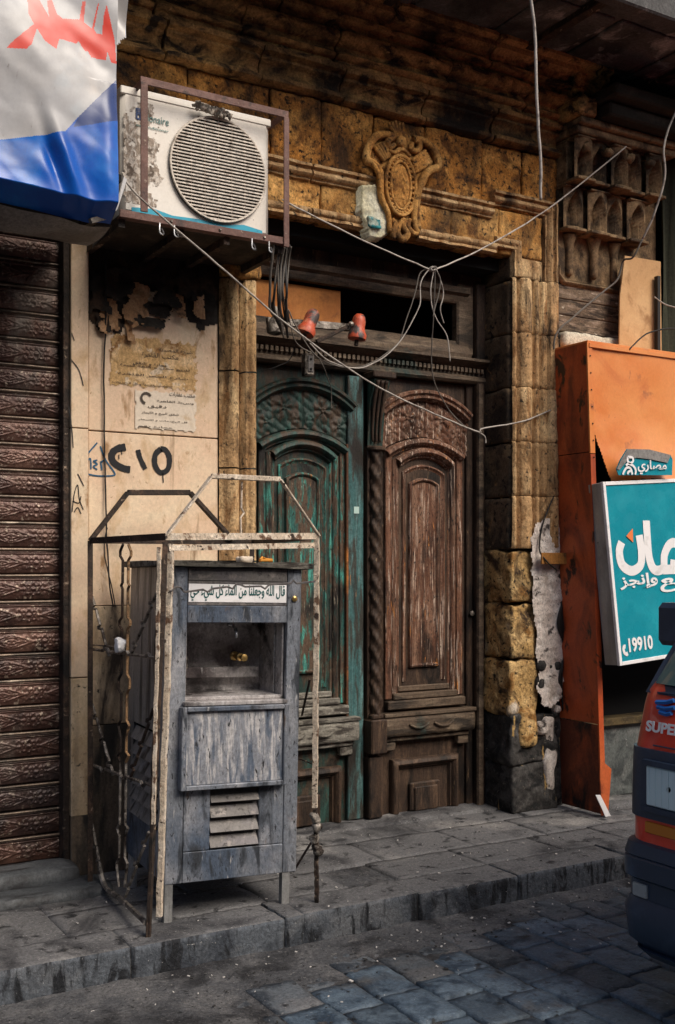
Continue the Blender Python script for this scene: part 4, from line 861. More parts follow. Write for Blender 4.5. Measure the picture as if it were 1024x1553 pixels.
p0 = ff(402, 300)+Vector((0, -.006, 0)); text(shape_ar('مصاري'), .1, whitep, fl, p0, (1, 0, .03), (0, 0, 1), width=(ff(568, 300)-ff(402, 300)).x, height=.085, bold=.002, th=.0008)
mb = MB()
for pts in ([(345, 200), (372, 205), (376, 225), (360, 236), (346, 225), (345, 200)], [(335, 250), (352, 240), (380, 255), (392, 280), (388, 302)], [(318, 302), (326, 280), (342, 262), (362, 268), (372, 302)], [(345, 300), (350, 285), (362, 283)]):
    stroke(mb, bez([ff(*q)+Vector((0, -.004, 0)) for q in pts], 5), .007)
mb.build('emblem', whitep, fl)

# ================================================================== BANNER AWNING top left
bn = empty('tarpaulin_awning', (0, 0, 0), label='white and blue printed tarpaulin awning over the shutter, top left', category='awning')
YB = -1.0
B = lambda a_, b_: (lambda p: (p.x, p.z))(P(a_/3.881, b_/3.881, y=YB))
xr = P(178, 300, y=YB).x
reds = [[B(35, 290), B(60, 260), B(195, 150), B(165, 90), B(160, 0), B(230, -10), B(290, 100), B(280, 0), B(310, -10), B(340, 80), B(375, 105), B(475, 105), B(492, 0), B(510, 0), B(500, 120), B(548, 160), B(575, 30), B(585, 10), B(560, 165), B(575, 190), B(605, 198), B(612, 90), B(625, 30), B(680, 240), B(690, 370), B(660, 365), B(636, 300), B(628, 350), B(545, 330), B(525, 295), B(505, 290), B(468, 235), B(455, 250), B(350, 228), B(330, 292), B(260, 245), B(213, 175), B(180, 270), B(150, 298)]]
blue_top = [B(-800, 900), B(0, 815), B(380, 778), B(460, 690), B(560, 590), B(700, 455)]
navy_p = [B(460, 690), B(560, 590), B(700, 455), B(700, 712), B(470, 745), B(430, 750)]
bot = [(B(-900, 830)), B(-400, 1000), B(0, 1140), B(200, 1180), B(400, 1230), B(560, 1275), B(650, 1280), B(720, 1290)]
def lin(pts, x):
    for a, b in zip(pts[:-1], pts[1:]):
        if a[0] <= x <= b[0]: return a[1]+(b[1]-a[1])*(x-a[0])/(b[0]-a[0])
    return pts[0][1] if x < pts[0][0] else pts[-1][1]
cr = B(395, 960)
def bfold(x, z):
    v = .010*sin((x*1.0+z*.75)*9)+.010*N(x*1.2, 0, z, 3.0)+.005*N(x+z, 2, z, 8)+.0005*N(x, 5, z, 24)
    dx, dz = x-cr[0], z-cr[1]
    v += .026*exp(-((dx+dz*.35)**2)/.0012-((dz+.0)**2)/.02)-.020*exp(-((dx+.045+dz*.35)**2)/.0008-(dz**2)/.02)
    v += .010*exp(-((dx-.16)**2)/.0015)*(1 if z < 3.4 else .4)
    v -= .10*max(0, .06-(z-lin(bot, x)))/.06*1.0
    return v
x0b, x1b, z0b, z1b = .30, xr, 2.86, 4.15; nx, nz = 430, 480; vs = []; fs = []; mi = []
for j in range(nz+1):
    for i in range(nx+1):
        x = x0b+(x1b-x0b)*i/nx; lo = lin(bot, x); z = lo+(z1b-lo)*j/nz; vs.append((x, YB-bfold(x, z), z))
for j in range(nz):
    for i in range(nx):
        x = x0b+(x1b-x0b)*(i+.5)/nx; lo = lin(bot, x); z = lo+(z1b-lo)*(j+.5)/nz
        k = 0
        if z < lin(blue_top, x): k = 1
        if inpoly(x, z, navy_p): k = 2
        if z > 3.4 and inpoly(x, z, reds[0]): k = 3
        a_ = j*(nx+1)+i; fs.append((a_, a_+1, a_+nx+2, a_+nx+1)); mi.append(k)
me = bpy.data.meshes.new('printed_front'); me.from_pydata(vs, [], fs); me.polygons.foreach_set('material_index', mi)
link('printed_front', me, [bannerw, bannerb, bannern, bannerr], bn, 180)
# its folded side and under hem
mb = MB(); n = 14; vs = []
for j in range(n+1):
    z = 2.90+(4.15-2.90)*j/n
    for i in range(9):
        t = i/8; vs.append((xr+.10*t+.02*sin(j*1.1+t*5)*t, YB+.02+.55*t, z+.03*t*sin(j)))
mb.add(vs, [(j*9+i, j*9+i+1, (j+1)*9+i+1, (j+1)*9+i) for j in range(n) for i in range(8)]).build('folded_side', bannerg, bn, smooth=180, fix=False)
mb = MB(); vs = []
for i in range(30):
    x = .3+(xr-.3)*i/29; z = lin(bot, x)
    for t in range(5): vs.append((x, YB+.09+.07*t+.01*sin(i+t), z-.012-.05*sin(pi*t/4)*(.6+.4*sin(i*.4))))
mb.add(vs, [(i*5+k, i*5+k+1, (i+1)*5+k+1, (i+1)*5+k) for i in range(29) for k in range(4)]).build('rolled_hem', bannerg, bn, smooth=180, fix=False)
MB().box(.2, xr+.06, YB+.12, -.02, 3.06, 3.09).build('under_shade_board', dark, bn)  # black board added to keep the space under the awning dark
MB().bar((.2, YB+.10, 3.02), (xr, YB+.10, 2.92), .03).bar((xr-.01, YB+.1, 2.92), (xr+.06, -.05, 3.05), .03).build('awning_rod', rustiron, bn)
MB().bar((xr, YB+.08, 2.90), (xr-.09, YB+.06, 2.86), .02).build('rod_end', greyiron, bn)
# torn flap high at its right side and little loose tail
hf('loose_flap', bannerw, bn, xr+.02, xr+.13, 3.62, 4.1, .01, lambda x, z: .02*sin(z*18+x*20)+.03*(x-xr), y0=YB+.25, inside=lambda x, z: z > 3.66+1.2*abs(x-xr-.07))
tl = [P(188, 268, y=-.72), P(193, 272, y=-.72), P(178, 318, y=-.8), P(173, 322, y=-.8)]
MB().add([*tl, *[p+Vector((0, .004, 0)) for p in tl]], [(0, 1, 2, 3), (4, 5, 6, 7), (0, 1, 5, 4), (2, 3, 7, 6)]).build('loose_tail', bannerw, bn)

# ================================================================== AIR CONDITIONER
ac = empty('air_conditioner', (2.03, -.27, 3.09), label='dirty white air conditioner outdoor unit with round grille on the wall', category='air conditioner')
AX0, AX1, AY0, AY1, AZ0, AZ1 = 1.655, 2.405, -.43, -.10, 3.085, 3.655
def acb(mb, name, m, **k):
    o = mb.build(name, m, ac, **k); o.location = -ac.location if False else (-2.03, .27, -3.09); return o
acb(MB().box(AX0, AX1, AY0, AY1, AZ0, AZ1), 'casing', acm, bevel=.022, smooth=40)
acb(MB().box(AX0-.004, AX1+.004, AY0-.004, AY1, AZ1-.03, AZ1+.006), 'lid', acm, bevel=.004)
gx, gz, gr = 2.128, 3.362, .243
acb(MB().lathe((gx, AY0-.004, gz), [(gr+.004, 0), (gr, .001), (.01, .0012)], 40, axis=(0, 1, 0)), 'fan_opening', dark)
mb = MB(); mb.tube([(gx+gr*cos(2*pi*i/48), AY0-.016, gz+gr*sin(2*pi*i/48)) for i in range(48)], .006, 6, closed=True); acb(mb, 'grille_rim', acgrille)
mb = MB(); n = 31
for i in range(n):
    z = gz-gr+2*gr*(i+.5)/n; hw = sqrt(max(0, gr*gr-(z-gz)**2)); mb.bar((gx-hw, AY0-.018, z), (gx+hw, AY0-.018, z), .005, .0062)
for i in range(7):
    x = gx-gr*.85+gr*1.7*i/6; hh = sqrt(gr*gr-(x-gx)**2); mb.bar((x, AY0-.010, gz-hh), (x, AY0-.010, gz+hh), .004)
acb(mb, 'grille', acgrille)
mb = MB()
for k in range(5):
    a = 2*pi*k/5; mb.add([(gx+.03*cos(a+d)*s+0, AY0+.0-.0+y_, gz+.03*sin(a+d)*s) for d, s, y_ in ((0, 1, -.006), (.5, 6.5, -.007), (1.1, 6.8, -.0055), (1.2, 1, -.0058))], [(0, 1, 2, 3)])
acb(mb, 'fan_blade', mat('dark_fan', (.03, .03, .03), bump=0))
# cyan swoosh and marks
AA = lambda u, v: P(u, v, y=AY0-.002)
top = [(200, 314), (235, 317), (262, 327), (300, 332), (340, 341), (370, 341), (398, 350)]; botm = [(398, 361), (370, 357), (340, 354), (300, 348), (262, 342), (235, 338), (200, 332)]
acb(MB().add([AA(*q) for q in top+botm], [(i, i+1, 12-i, 13-i) for i in range(6)]), 'cyan_stripe', bluepaint)
mb = MB()
for k in range(4): p = AA(206, 164+k*2.6); mb.box(p.x, p.x+.032, AY0-.003, AY0-.001, p.z-.003, p.z+.002)
acb(mb, 'logo_bars', navy)
p = AA(206, 181); o = text('u', .05, navy, ac, p+Vector((0, -.002, 0)), width=.026, th=.0005, bold=.001); o.location = (-2.03, .27, -3.09)
p = AA(218, 183); o = text('nionaire', .05, greenprint, ac, p+Vector((0, -.002, 0)), width=AA(256, 183).x-p.x, height=.032, th=.0005); o.location = (-2.03, .27, -3.09)
p = AA(206, 191); o = text('air conditioner', .02, greenprint, ac, p+Vector((0, -.002, 0)), width=AA(256, 190).x-p.x, height=.012, th=.0005); o.location = (-2.03, .27, -3.09)
def gfn(x, z): return N(x*1.1, 0, z*.7, 22)+.5*N(x, 3, z, 60)
def gin(x, z):
    c = (x-1.745)/.085; t = (z-3.33)/.22
    return c*c+t*t*.8 < 1.0+1.3*gfn(x, z) and z > AZ0+.05 and x > AX0+.012
o = hf('grime', acdirt, ac, AX0+.01, 1.95, AZ0+.04, AZ1-.05, .006, lambda x, z: 0, y0=AY0-.0015, inside=gin); o.location = (-2.03, .27, -3.09)
fm = empty('ac_bracket', (0, 0, 0), label='reddish brown angle iron cage and shelf carrying the air conditioner', category='bracket')
YC = -.515; x0, x1, zb, zt = 1.728, 2.445, 3.055, 3.665; w = .034
MB().bar((x0-.015, YC, zt), (x1+.016, YC, zt), .008, w).build('top_rail', acframe, fm, bevel=.002)
MB().bar((x0, YC-.009, zb+.02), (x0, YC-.009, zt-.018), w, .008).build('upright', acframe, fm, bevel=.002)
MB().bar((x1, YC-.009, zb-.03), (x1, YC-.009, zt-.018), w*.85, .008).build('upright', acframe, fm, bevel=.002)
MB().bar((x0-.11, YC, zb), (x1+.02, YC, zb), .008, w).build('shelf_rail', acframe, fm, bevel=.002)
MB().bar((x0-.11, YC+.02, zb-.014), (x1+.02, YC+.02, zb-.014), .036, .005).build('shelf_flange', acframe, fm)
for x in (x0, x1): MB().bar((x, YC+.005, zt), (x, 0, zt), .008, w).build('side_rail', acframe, fm, bevel=.002)
MB().box(x0-.10, x1+.0, YC+.042, 0.0, zb-.016, zb+.004).build('shade_board', mat('dark_shade_board', (.03, .022, .016), [((.07, .05, .035), 6, .5, .6)], bump=.3), fm)  # dark board added to shade the wall below the unit
for x in (x0-.09, 1.92, 2.15, x1-.01): MB().bar((x, YC+.03, zb-.035), (x, 0, zb-.035), .03, .035).build('bearer', rustiron, fm)
for x, zz in ((1.80, .0), (1.87, 0), (2.26, 0), (2.35, 0)):
    MB().tube(bez([(x, YC-.012, zb-.018), (x, YC-.014, zb-.06), (x+.02, YC-.01, zb-.066), (x+.022, YC+.02, zb-.03)], 4), .004, 6).build('bolt_hook', chrome, fm)
for x in (1.86, 2.1, 2.33): MB().lathe((x, YC-.004, zb), [(.007, 0), (.007, .004), (.004, .008)], 6, axis=(0, -1, 0)).build('bolt', greyiron, fm)
# rag on the unit
rg = MB()
for k in range(7):
    pts = []
    c = P(300+k*7, 158+k*2.2, y=-.47)
    for i in range(9): t = i/8; pts.append(c+Vector((.05*(t-.5)+.01*N(k, i, 0, 1.7), .02*N(k, i, 5, .9), .035*(sin(pi*t))-.03+.02*N(i, k, 2, .8)+(.02 if i in (0, 8) else 0))))
    rg.tube(pts, [.006+.012*abs(N(i, k, 7, .9))+.004*k/7 for i in range(9)], 7)
rg.build('rag', rag_m, smooth=180, label='crumpled grey rag wedged above the air conditioner grille', category='rag')

# ================================================================== POSTERS, soot, graffiti on marble
nt_ = empty('wall_notices', (0, 0, 0))
def sheet(name, m, u0, v0, u1, v1, label, cat, y=-.003, ragged=.01, skew=0):
    a = P(u0, v0, y=y); b = P(u1, v1, y=y); r = []
    x0, x1, z0, z1 = a.x, b.x, b.z, a.z
    o = hf(name, m, None, x0, x1, z0, z1, .006, lambda x, z: .0008+.0015*abs(N(x, 0, z, 30)), y0=y, label=label, category=cat,
           inside=lambda x, z: min(x-x0, x1-x, z-z0, z1-z) > ragged*abs(N(x, 2, z, 25))*2)
    return o, (x0, x1, z0, z1)
COLN = []
def lines(parent, box, rows, m, words, y=-.006):
    x0, x1, z0, z1 = box
    for k, (t, h, a, b) in enumerate(rows):
        if t is None: continue
        z = z1-(z1-z0)*(k+.75)/len(rows)
        text(shape_ar(t), .02, m, parent, (x0+(x1-x0)*a, y, z), width=(x1-x0)*(b-a), height=h, th=.0004, bold=.0)
o1, bx = sheet('old_poster', oldpaper, 168, 505, 298, 565, 'torn brown stained poster under the charred paper, topmost on the marble', 'poster', ragged=.02)
lines(o1, bx, [(None, 0, 0, 0), ('شركة المصرية', .02, .55, .95), ('مكتب القاهرة', .03, .35, .78), ('عمارة و شقق', .018, .25, .65)], inkb, None)
o2, bx = sheet('old_poster', oldpaper, 165, 530, 300, 596, 'wide brown poster with three faint text lines above the white notice', 'poster', y=-.0015, ragged=.02)
lines(o2, bx, [(None, 0, 0, 0), ('للبيع محل و شقة كبيرة', .016, .12, .9), ('شارع المعز القاهرة ', .016, .10, .88), ('اسعار مميزة جدا و كل الخدمات', .013, .04, .7)], inkb, None)
o3, bx = sheet('white_notice', paper, 205, 590, 298, 656, 'small white printed notice pasted just above the marble joint', 'notice', y=-.004)
lines(o3, bx, [('مكتب عقارات', .026, .55, .97), ('وسط القاهرة', .014, .35, .95), ('دقيق', .02, .2, .5), ('شقق للبيع و الايجار', .016, .1, .7), ('كل الخدمات و الاسعار', .011, .05, .85), ('عمارة رقم', .011, .05, .6)], inkb, None, y=-.0075)
mb = MB(); c = P(222, 604, y=-.008)
stroke(mb, [c+Vector((.026*cos(t*.5), 0, .026*sin(t*.5))) for t in range(1, 10)], .006); mb.build('emblem', inkb, o3)
for (u, v, w_, h_, m, lb) in ((165, 475, 40, 70, tornp, 0), (205, 455, 55, 90, tornp, 0), (250, 440, 60, 60, soot, 0), (285, 430, 55, 70, soot, 0), (180, 430, 60, 60, soot, 0), (150, 440, 40, 80, soot, 0), (312, 440, 30, 90, soot, 0), (215, 415, 110, 40, soot, 0), (155, 490, 30, 40, soot, 0), (300, 465, 24, 50, tornp, 0), (196, 505, 16, 44, tornp, 0), (240, 470, 60, 30, soot, 0), (268, 462, 40, 50, tornp, 0), (230, 490, 80, 24, soot, 0)):
    COLN.append((u, v, w_, h_, m))
tpz = empty('peeling_paper', (0, 0, 0), label='charred and torn paper layers peeling off the marble below the air conditioner', category='torn paper')
for k, (u, v, w_, h_, m) in enumerate(COLN):
    c = P(u, v, y=-.01); hx = w_/2*.00305; hz = h_/2*.0032; sd = k*3.1
    def fn(x, z, c=c, hx=hx, hz=hz, sd=sd):
        t = (c.z+hz-z)/(2*hz); return .012+.002*(k % 5)+.05*t*t*(.5+.5*N(sd, x, z, 5))+.018*N(x+sd, 1, z, 14)
    def ins(x, z, c=c, hx=hx, hz=hz, sd=sd):
        q = max(abs(x-c.x)/hx, abs(z-c.z)/hz); return q < .72+.42*N(x+sd, 0, z, 13)+.2*N(x, sd, z, 40)
    hf('torn_layer', m, tpz, c.x-hx*1.2, c.x+hx*1.2, c.z-hz*1.2, c.z+hz*1.2, .007, fn, inside=ins)
# black soot crust, spread wider to paint in the shade under the air conditioner
hf('soot_and_shade_crust', soot, tpz, 1.642, 2.33, 2.62, 3.04, .008, lambda x, z: .003, y0=0, inside=lambda x, z: z > 2.84-.10*N(x, 0, z, 5)-.22*exp(-((x-1.74)/.12)**2)-.12*exp(-((x-2.22)/.12)**2)+.05*N(x, 1, z, 22))
gf = empty('graffiti', (0, 0, 0), label='black spray painted number on the beige marble wall', category='graffiti')
G = lambda a_, b_, y=-.002: P(a_/2.926, 380+b_/2.926, y=y)
def gs(pts, r, m, name='painted_stroke', y=-.002, par=gf, k=6):
    q = bez([G(*p, y) for p in pts], k); rr = [r*(.8+.3*abs(N(i, 0, 0, .37))) for i in range(len(q))]
    stroke(MB(), q, rr).__class__; mb = MB(); stroke(mb, q, rr); mb.build(name, m, par)
gs([(558, 872), (520, 880), (496, 905), (505, 940), (545, 965), (578, 972)], .020, ink); gs([(612, 884), (622, 920), (645, 970)], .014, ink)
gs([(715, 880), (690, 905), (688, 950), (712, 985), (745, 970), (752, 920), (735, 885), (712, 880)], .016, ink)
gs([(722, 985), (725, 1030)], .003, ink); gs([(528, 905), (528, 925)], .003, ink); gs([(540, 885), (541, 905)], .003, ink)
gf2 = empty('graffiti', (0, 0, 0), label='small blue marker number scribbled left of the black spray number', category='graffiti')
for pts in ([(386, 905), (432, 852)], [(445, 868), (470, 930), (508, 985), (500, 998), (440, 1000), (388, 992)], [(392, 930), (402, 925), (404, 970)], [(432, 930), (415, 935), (432, 948), (414, 958), (432, 972)], [(447, 935), (452, 975)], [(447, 940), (462, 930)]): gs(pts, .0042, inkblue, par=gf2)
gf3 = empty('graffiti', (0, 0, 0), label='thin black scribbles on the narrow marble pilaster', category='graffiti')
for pts in ([(312, 480), (350, 530), (370, 600)], [(305, 690), (320, 800), (325, 875)], [(345, 990), (372, 1045)], [(320, 1160), (330, 1080), (345, 1040), (352, 1100), (370, 1150)], [(322, 1110), (350, 1120), (360, 1090)], [(330, 1160), (345, 1140), (360, 1168)], [(318, 365), (330, 400)]): gs(pts, .0026, ink, y=-.0315, par=gf3)
bpy.data.objects.remove(nt_)

# ================================================================== WATER KIOSK
ks = empty('water_dispenser', (1.69, -.855, 0), label='rusty blue grey steel public water cooler cabinet inside the iron cage', category='water dispenser')
ks.rotation_euler = (R(-.6), R(1.4), R(-5.0))
KW, KD, KZ0, KZ1 = .60, .64, .16, 1.495
def kb(name, m, x0, x1, y0, y1, z0, z1, bevel=.003, **k): return MB().box(x0, x1, y0, y1, z0, z1).build(name, m, ks, bevel=bevel, **k)
for (x, y) in ((.002, .004), (.535, .004), (.002, .56), (.56, .56)): MB().box(x, x+.035, y, y+.006, 0, KZ0+.02).box(x, x+.006, y+.006, y+.035, 0, KZ0+.02).build('leg', steel_dk, ks)
kb('stile', steel, 0, .075, 0, .03, KZ0, KZ1); kb('stile', steel, .535, KW, 0, .03, KZ0, KZ1)
kb('top_panel', steel_lo, .077, .533, .003, .03, 1.437, KZ1); kb('rail', steel_lo, .077, .533, .004, .03, 1.425, 1.436, .001)
kb('rail', steel_lo, .077, .533, .004, .03, 1.333, 1.345, .001); kb('rail', steel, .077, .533, .0, .03, 1.258, 1.331)
pt = kb('text_plate', whitep, .080, .530, .002, .02, 1.346, 1.424, .001)
ayat = shape_ar('قال الله وجعلنا من الماء كل شيء حي')
tgm = mat('dark_teal_lettering', (.008, .085, .085), bump=0, rough=.4, rnd=0)
text(ayat, .08, tgm, pt, (.088, .0005, 1.352), width=.434, height=.070, bold=.0008, th=.0008)
kb('bottom_rail', steel, .077, .533, .0, .03, KZ0, .288); kb('louvre_stile', steel, .077, .195, .002, .03, .290, .56); kb('louvre_stile', steel, .418, .533, .002, .03, .290, .56)
kb('louvre_back', dark, .19, .42, .032, .04, .28, .60)
for k in range(4):
    z = .300+k*.064
    MB().add([(.197, -.006, z), (.416, -.006, z), (.416, .028, z+.052), (.197, .028, z+.052), (.197, -.001, z-.004), (.416, -.001, z-.004), (.416, .034, z+.048), (.197, .034, z+.048)], [(0, 1, 2, 3), (4, 5, 6, 7), (0, 1, 5, 4), (2, 3, 7, 6), (0, 3, 7, 4), (1, 2, 6, 5)]).build('louvre', steel_lo, ks)
# drip tray door standing proud
kb('tray_panel', steel_v, .070, .512, -.030, -.004, .575, .885, .002)
for q in ((.048, .070, .555, .905), (.512, .534, .555, .905)): kb('tray_frame', steel, q[0], q[1], -.046, -.002, q[2], q[3])
kb('tray_frame', steel, .0705, .5115, -.046, -.002, .555, .5745); kb('tray_frame', steel, .0705, .5115, -.048, -.002, .8855, .905)
kb('tray_lip', stainless, .06, .53, -.035, .10, .907, .925, .003)
# basin recess
kb('recess_back', stainless, .077, .533, .30, .31, .93, 1.34, 0); kb('recess_floor', stainless, .077, .533, .03, .30, .925, .94, .002)
kb('recess_side', stainless, .525, .533, .031, .30, .94, 1.33, 0); kb('recess_side', stainless, .077, .085, .031, .30, .94, 1.33, 0); kb('recess_top', steel_dk, .077, .533, .031, .30, 1.31, 1.33, 0)
kb('recess_ledge', stainless, .086, .50, .24, .298, 1.00, 1.05, .004); kb('pipe', chrome, .515, .522, .10, .106, .945, 1.30, .001)
def tap(x, y, z, m, big=1):
    t = MB(); t.lathe((x, y, z), [(.022*big, 0), (.022*big, .01), (.012*big, .014), (.012*big, .055), (.018*big, .057), (.018*big, .085), (.010*big, .09), (.010*big, .12), (.016*big, .122), (.016*big, .135), (.004, .138)], 12, axis=(0, -1, 0)); return t
tap(.40, .30, 1.095, brass, 1).build('brass_tap', brass, ks, smooth=50)
t2 = MB().tube(bez([(.12, .30, 1.10), (.13, .22, 1.10), (.135, .20, 1.09), (.135, .195, 1.05)], 5), .010, 8).lathe((.13, .24, 1.10), [(.008, 0), (.008, .03), (.022, .034), (.022, .042), (.004, .046)], 8); t2.build('tap', greyiron, ks, smooth=50)
MB().tube(bez([(.29, .30, 1.25), (.30, .16, 1.262), (.325, .10, 1.235), (.33, .085, 1.205), (.33, .085, 1.19)], 5), .007, 8).lathe((.315, .12, 1.235), [(.006, 0), (.018, .008), (.018, .014), (.003, .02)], 8).build('spout', chrome, ks, smooth=50)
# sides, louvres low on the left
kb('side_panel', steel_dk, .0, .008, .032, KD, .78, KZ1, .001); kb('side_panel', steel_dk, .0, .008, .032, .12, KZ0, .778, .001); kb('side_panel', steel, .0, .008, .122, KD, KZ0, .36, .001); kb('side_panel', steel_dk, .0, .008, .54, KD, .362, .778, .001)
kb('side_back', dark, .02, .03, .10, .56, .30, .80, 0)
for k in range(6):
    z = .37+k*.068
    MB().add([(-.016, .124, z), (-.016, .538, z), (.012, .538, z+.055), (.012, .124, z+.055), (-.010, .124, z-.004), (-.010, .538, z-.004), (.018, .538, z+.05), (.018, .124, z+.05)], [(0, 1, 2, 3), (4, 5, 6, 7), (0, 1, 5, 4), (2, 3, 7, 6), (0, 3, 7, 4), (1, 2, 6, 5)]).build('louvre', steel_dk, ks)
kb('side_panel', steel_dk, KW-.008, KW, .032, KD, KZ0, KZ1, .001); kb('back_panel', steel_dk, .01, KW-.01, KD-.006, KD, KZ0, KZ1, .001); kb('floor_panel', steel_dk, .008, KW-.008, .03, KD, KZ0, KZ0+.006, 0)
vs, fs = rough(-.04, KW+.045, -.03, KD+.03, KZ1+.002, KZ1+.028, res=.03, rad=.004, amp=.003, fr=12, amp2=.006, fr2=4)
me = bpy.data.meshes.new('top_board'); me.from_pydata(vs, [], fs); link('top_board', greywood and me, greywood, ks, 60)
MB().lathe((.567, -.001, 1.365), [(.010, 0), (.013, .002), (.013, .006), (.008, .010), (.003, .010)], 12, axis=(0, -1, 0)).build('lock', brass, ks, smooth=50)
# things lying on top
ct = ks.matrix_basis @ Vector((.30, .10, KZ1+.03))
MB().tube([P(395, 850, y=-.75), P(398, 846, y=-.72), P(403, 849, y=-.74), P(413, 850, y=-.74)], .008, 6).tube([P(395, 850, y=-.75), P(413, 850, y=-.76)], .006, 6).build('orange_cord_scrap', mat('orange_plastic', (.7, .3, .05), bump=0), label='small orange plastic scrap lying on top of the water cooler', category='plastic scrap')
c = P(372, 850, y=-.78); vs, fs = rough(c.x-.03, c.x+.03, -.80, -.74, c.z-.012, c.z+.018, res=.008, rad=.015, amp=.014, fr=30)
me = bpy.data.meshes.new('crumpled_tissue'); me.from_pydata(vs, [], fs); link('crumpled_tissue', me, paper, None, 60, label='crumpled white tissue lying on top of the water cooler', category='tissue')

# ================================================================== IRON CAGE
cg = empty('iron_cage', (0, 0, 0), label='peeling cream painted iron cage frame around the water cooler', category='cage')
FLb = P(225, 1422, z=0.0); FLt = P(251, 822, y=-1.0); FRb = P(481, 1372, z=0); FRt = P(484, 812, y=-.965)
ZT = 1.615
BLt = P(137, 820, z=1.612); BLb = Vector((BLt.x+.0, BLt.y, .0)); BLt = Vector((BLt.x, BLt.y, 1.612))
BRt = Vector((2.40, BLt.y+.02, 1.615))
def lbar(a, b, w, m, name, th=.005, par=cg, n=Vector((0, -1, 0))):
    """angle iron made of two flanges"""
    d = (Vector(b)-Vector(a)).normalized(); s = d.cross(n).normalized(); a = Vector(a); b = Vector(b)
    MB().bar(a, b, w, th, up=n).bar(a+s*(w/2-th/2)-n*(w/2+th/2), b+s*(w/2-th/2)-n*(w/2+th/2), th, w, up=n).build(name, m, par)
lbar(FLb+Vector((.0, 0, 0)), FLt, .022, rustiron, 'post')
q0 = P(242, 1390, y=-.99); q1 = P(260, 825, y=-.99)
# peeling post as an uneven bar
def rpost(a, b, w, m, name='post', n=60, dd=.004):
    a = Vector(a); b = Vector(b); pts = [a.lerp(b, i/n)+Vector((dd*N(i, 0, 1, .31), dd*N(i, 4, 1, .31), 0)) for i in range(n+1)]
    MB().tube(pts, [w*(.90+.10*N(i, 2, a.x, .43)) for i in range(n+1)], 4).build(name, m, cg, smooth=60)
rpost(q0, q1, .0165, cream); rpost(P(226, 1422, z=0), P(242, 830, y=-1.02), .010, rustiron); rpost(P(233, 1250, y=-1.03), P(242, 830, y=-1.03), .010, cream)
rpost(P(478, 1225, y=-.96), P(481, 815, y=-.96), .0165, cream); rpost(FRb, P(479, 1228, y=-.96), .013, rustiron)
for k in range(4):
    c = P(478+k % 2*3, 1240+k*16, y=-.97); vs, fs = rough(c.x-.02, c.x+.02, c.y-.02, c.y+.02, c.z-.02, c.z+.02, res=.008, rad=.014, amp=.014, fr=30); me = bpy.data.meshes.new('tape_knot'); me.from_pydata(vs, [], fs); link('tape_knot', me, greyiron, cg, 60)
BLb = P(142, 1345, z=0); BLb = Vector((BLt.x-.0, BLt.y, 0))
lbar(BLb, BLt, .024, rustiron, 'post'); lbar(Vector((BRt.x, BRt.y, 0)), BRt, .024, rustiron, 'post')
FL = FLt.copy(); FL.z = ZT; FR = FRt.copy(); FR.z = 1.628
# rails
MB().bar(FL, FR, .006, .028).build('top_rail', cream, cg); MB().bar(P(256, 831, y=-1.0), P(480, 827, y=-.96), .006, .024).build('lower_rail', cream, cg)
MB().bar(BLt, FL, .006, .028).build('side_rail', rustiron, cg); MB().bar(BRt, FR, .006, .028).build('side_rail', rustiron, cg); MB().bar(BLt, BRt, .006, .026).build('top_rail', rustiron, cg)
# front gable
g1, g2 = P(321, 722, y=-1.0), P(425, 727, y=-.98)
MB().bar(FL, g1, .008, .036, up=(0, -1, 0)).build('gable_bar', cream, cg, bevel=.002); MB().bar(g1, g2, .02, .022).build('gable_ridge', cream, cg, bevel=.003); MB().bar(g2, FR, .008, .024, up=(0, -1, 0)).build('gable_bar', cream, cg, bevel=.002)
# rear gable
r1, r2 = P(194, 747, y=BLt.y), P(288, 747, y=BLt.y); r3 = P(345, 810, y=BLt.y)
MB().bar(BLt, r1, .02, .026, up=(0, -1, 0)).build('gable_bar', rustiron, cg, bevel=.002); MB().bar(r1, r2, .022, .026).build('gable_ridge', rustiron, cg, bevel=.002); MB().bar(r2, r3+(r3-r2)*.15, .02, .03, up=(0, -1, 0)).build('gable_bar', rustiron, cg, bevel=.002)
MB().tube([P(367, 730, y=-.98), P(366, 770, y=-.97), P(370, 778, y=-.96), P(365, 785, y=-.97), P(366, 815, y=-.97)], .005, 6).build('hanging_hook', cream, cg)
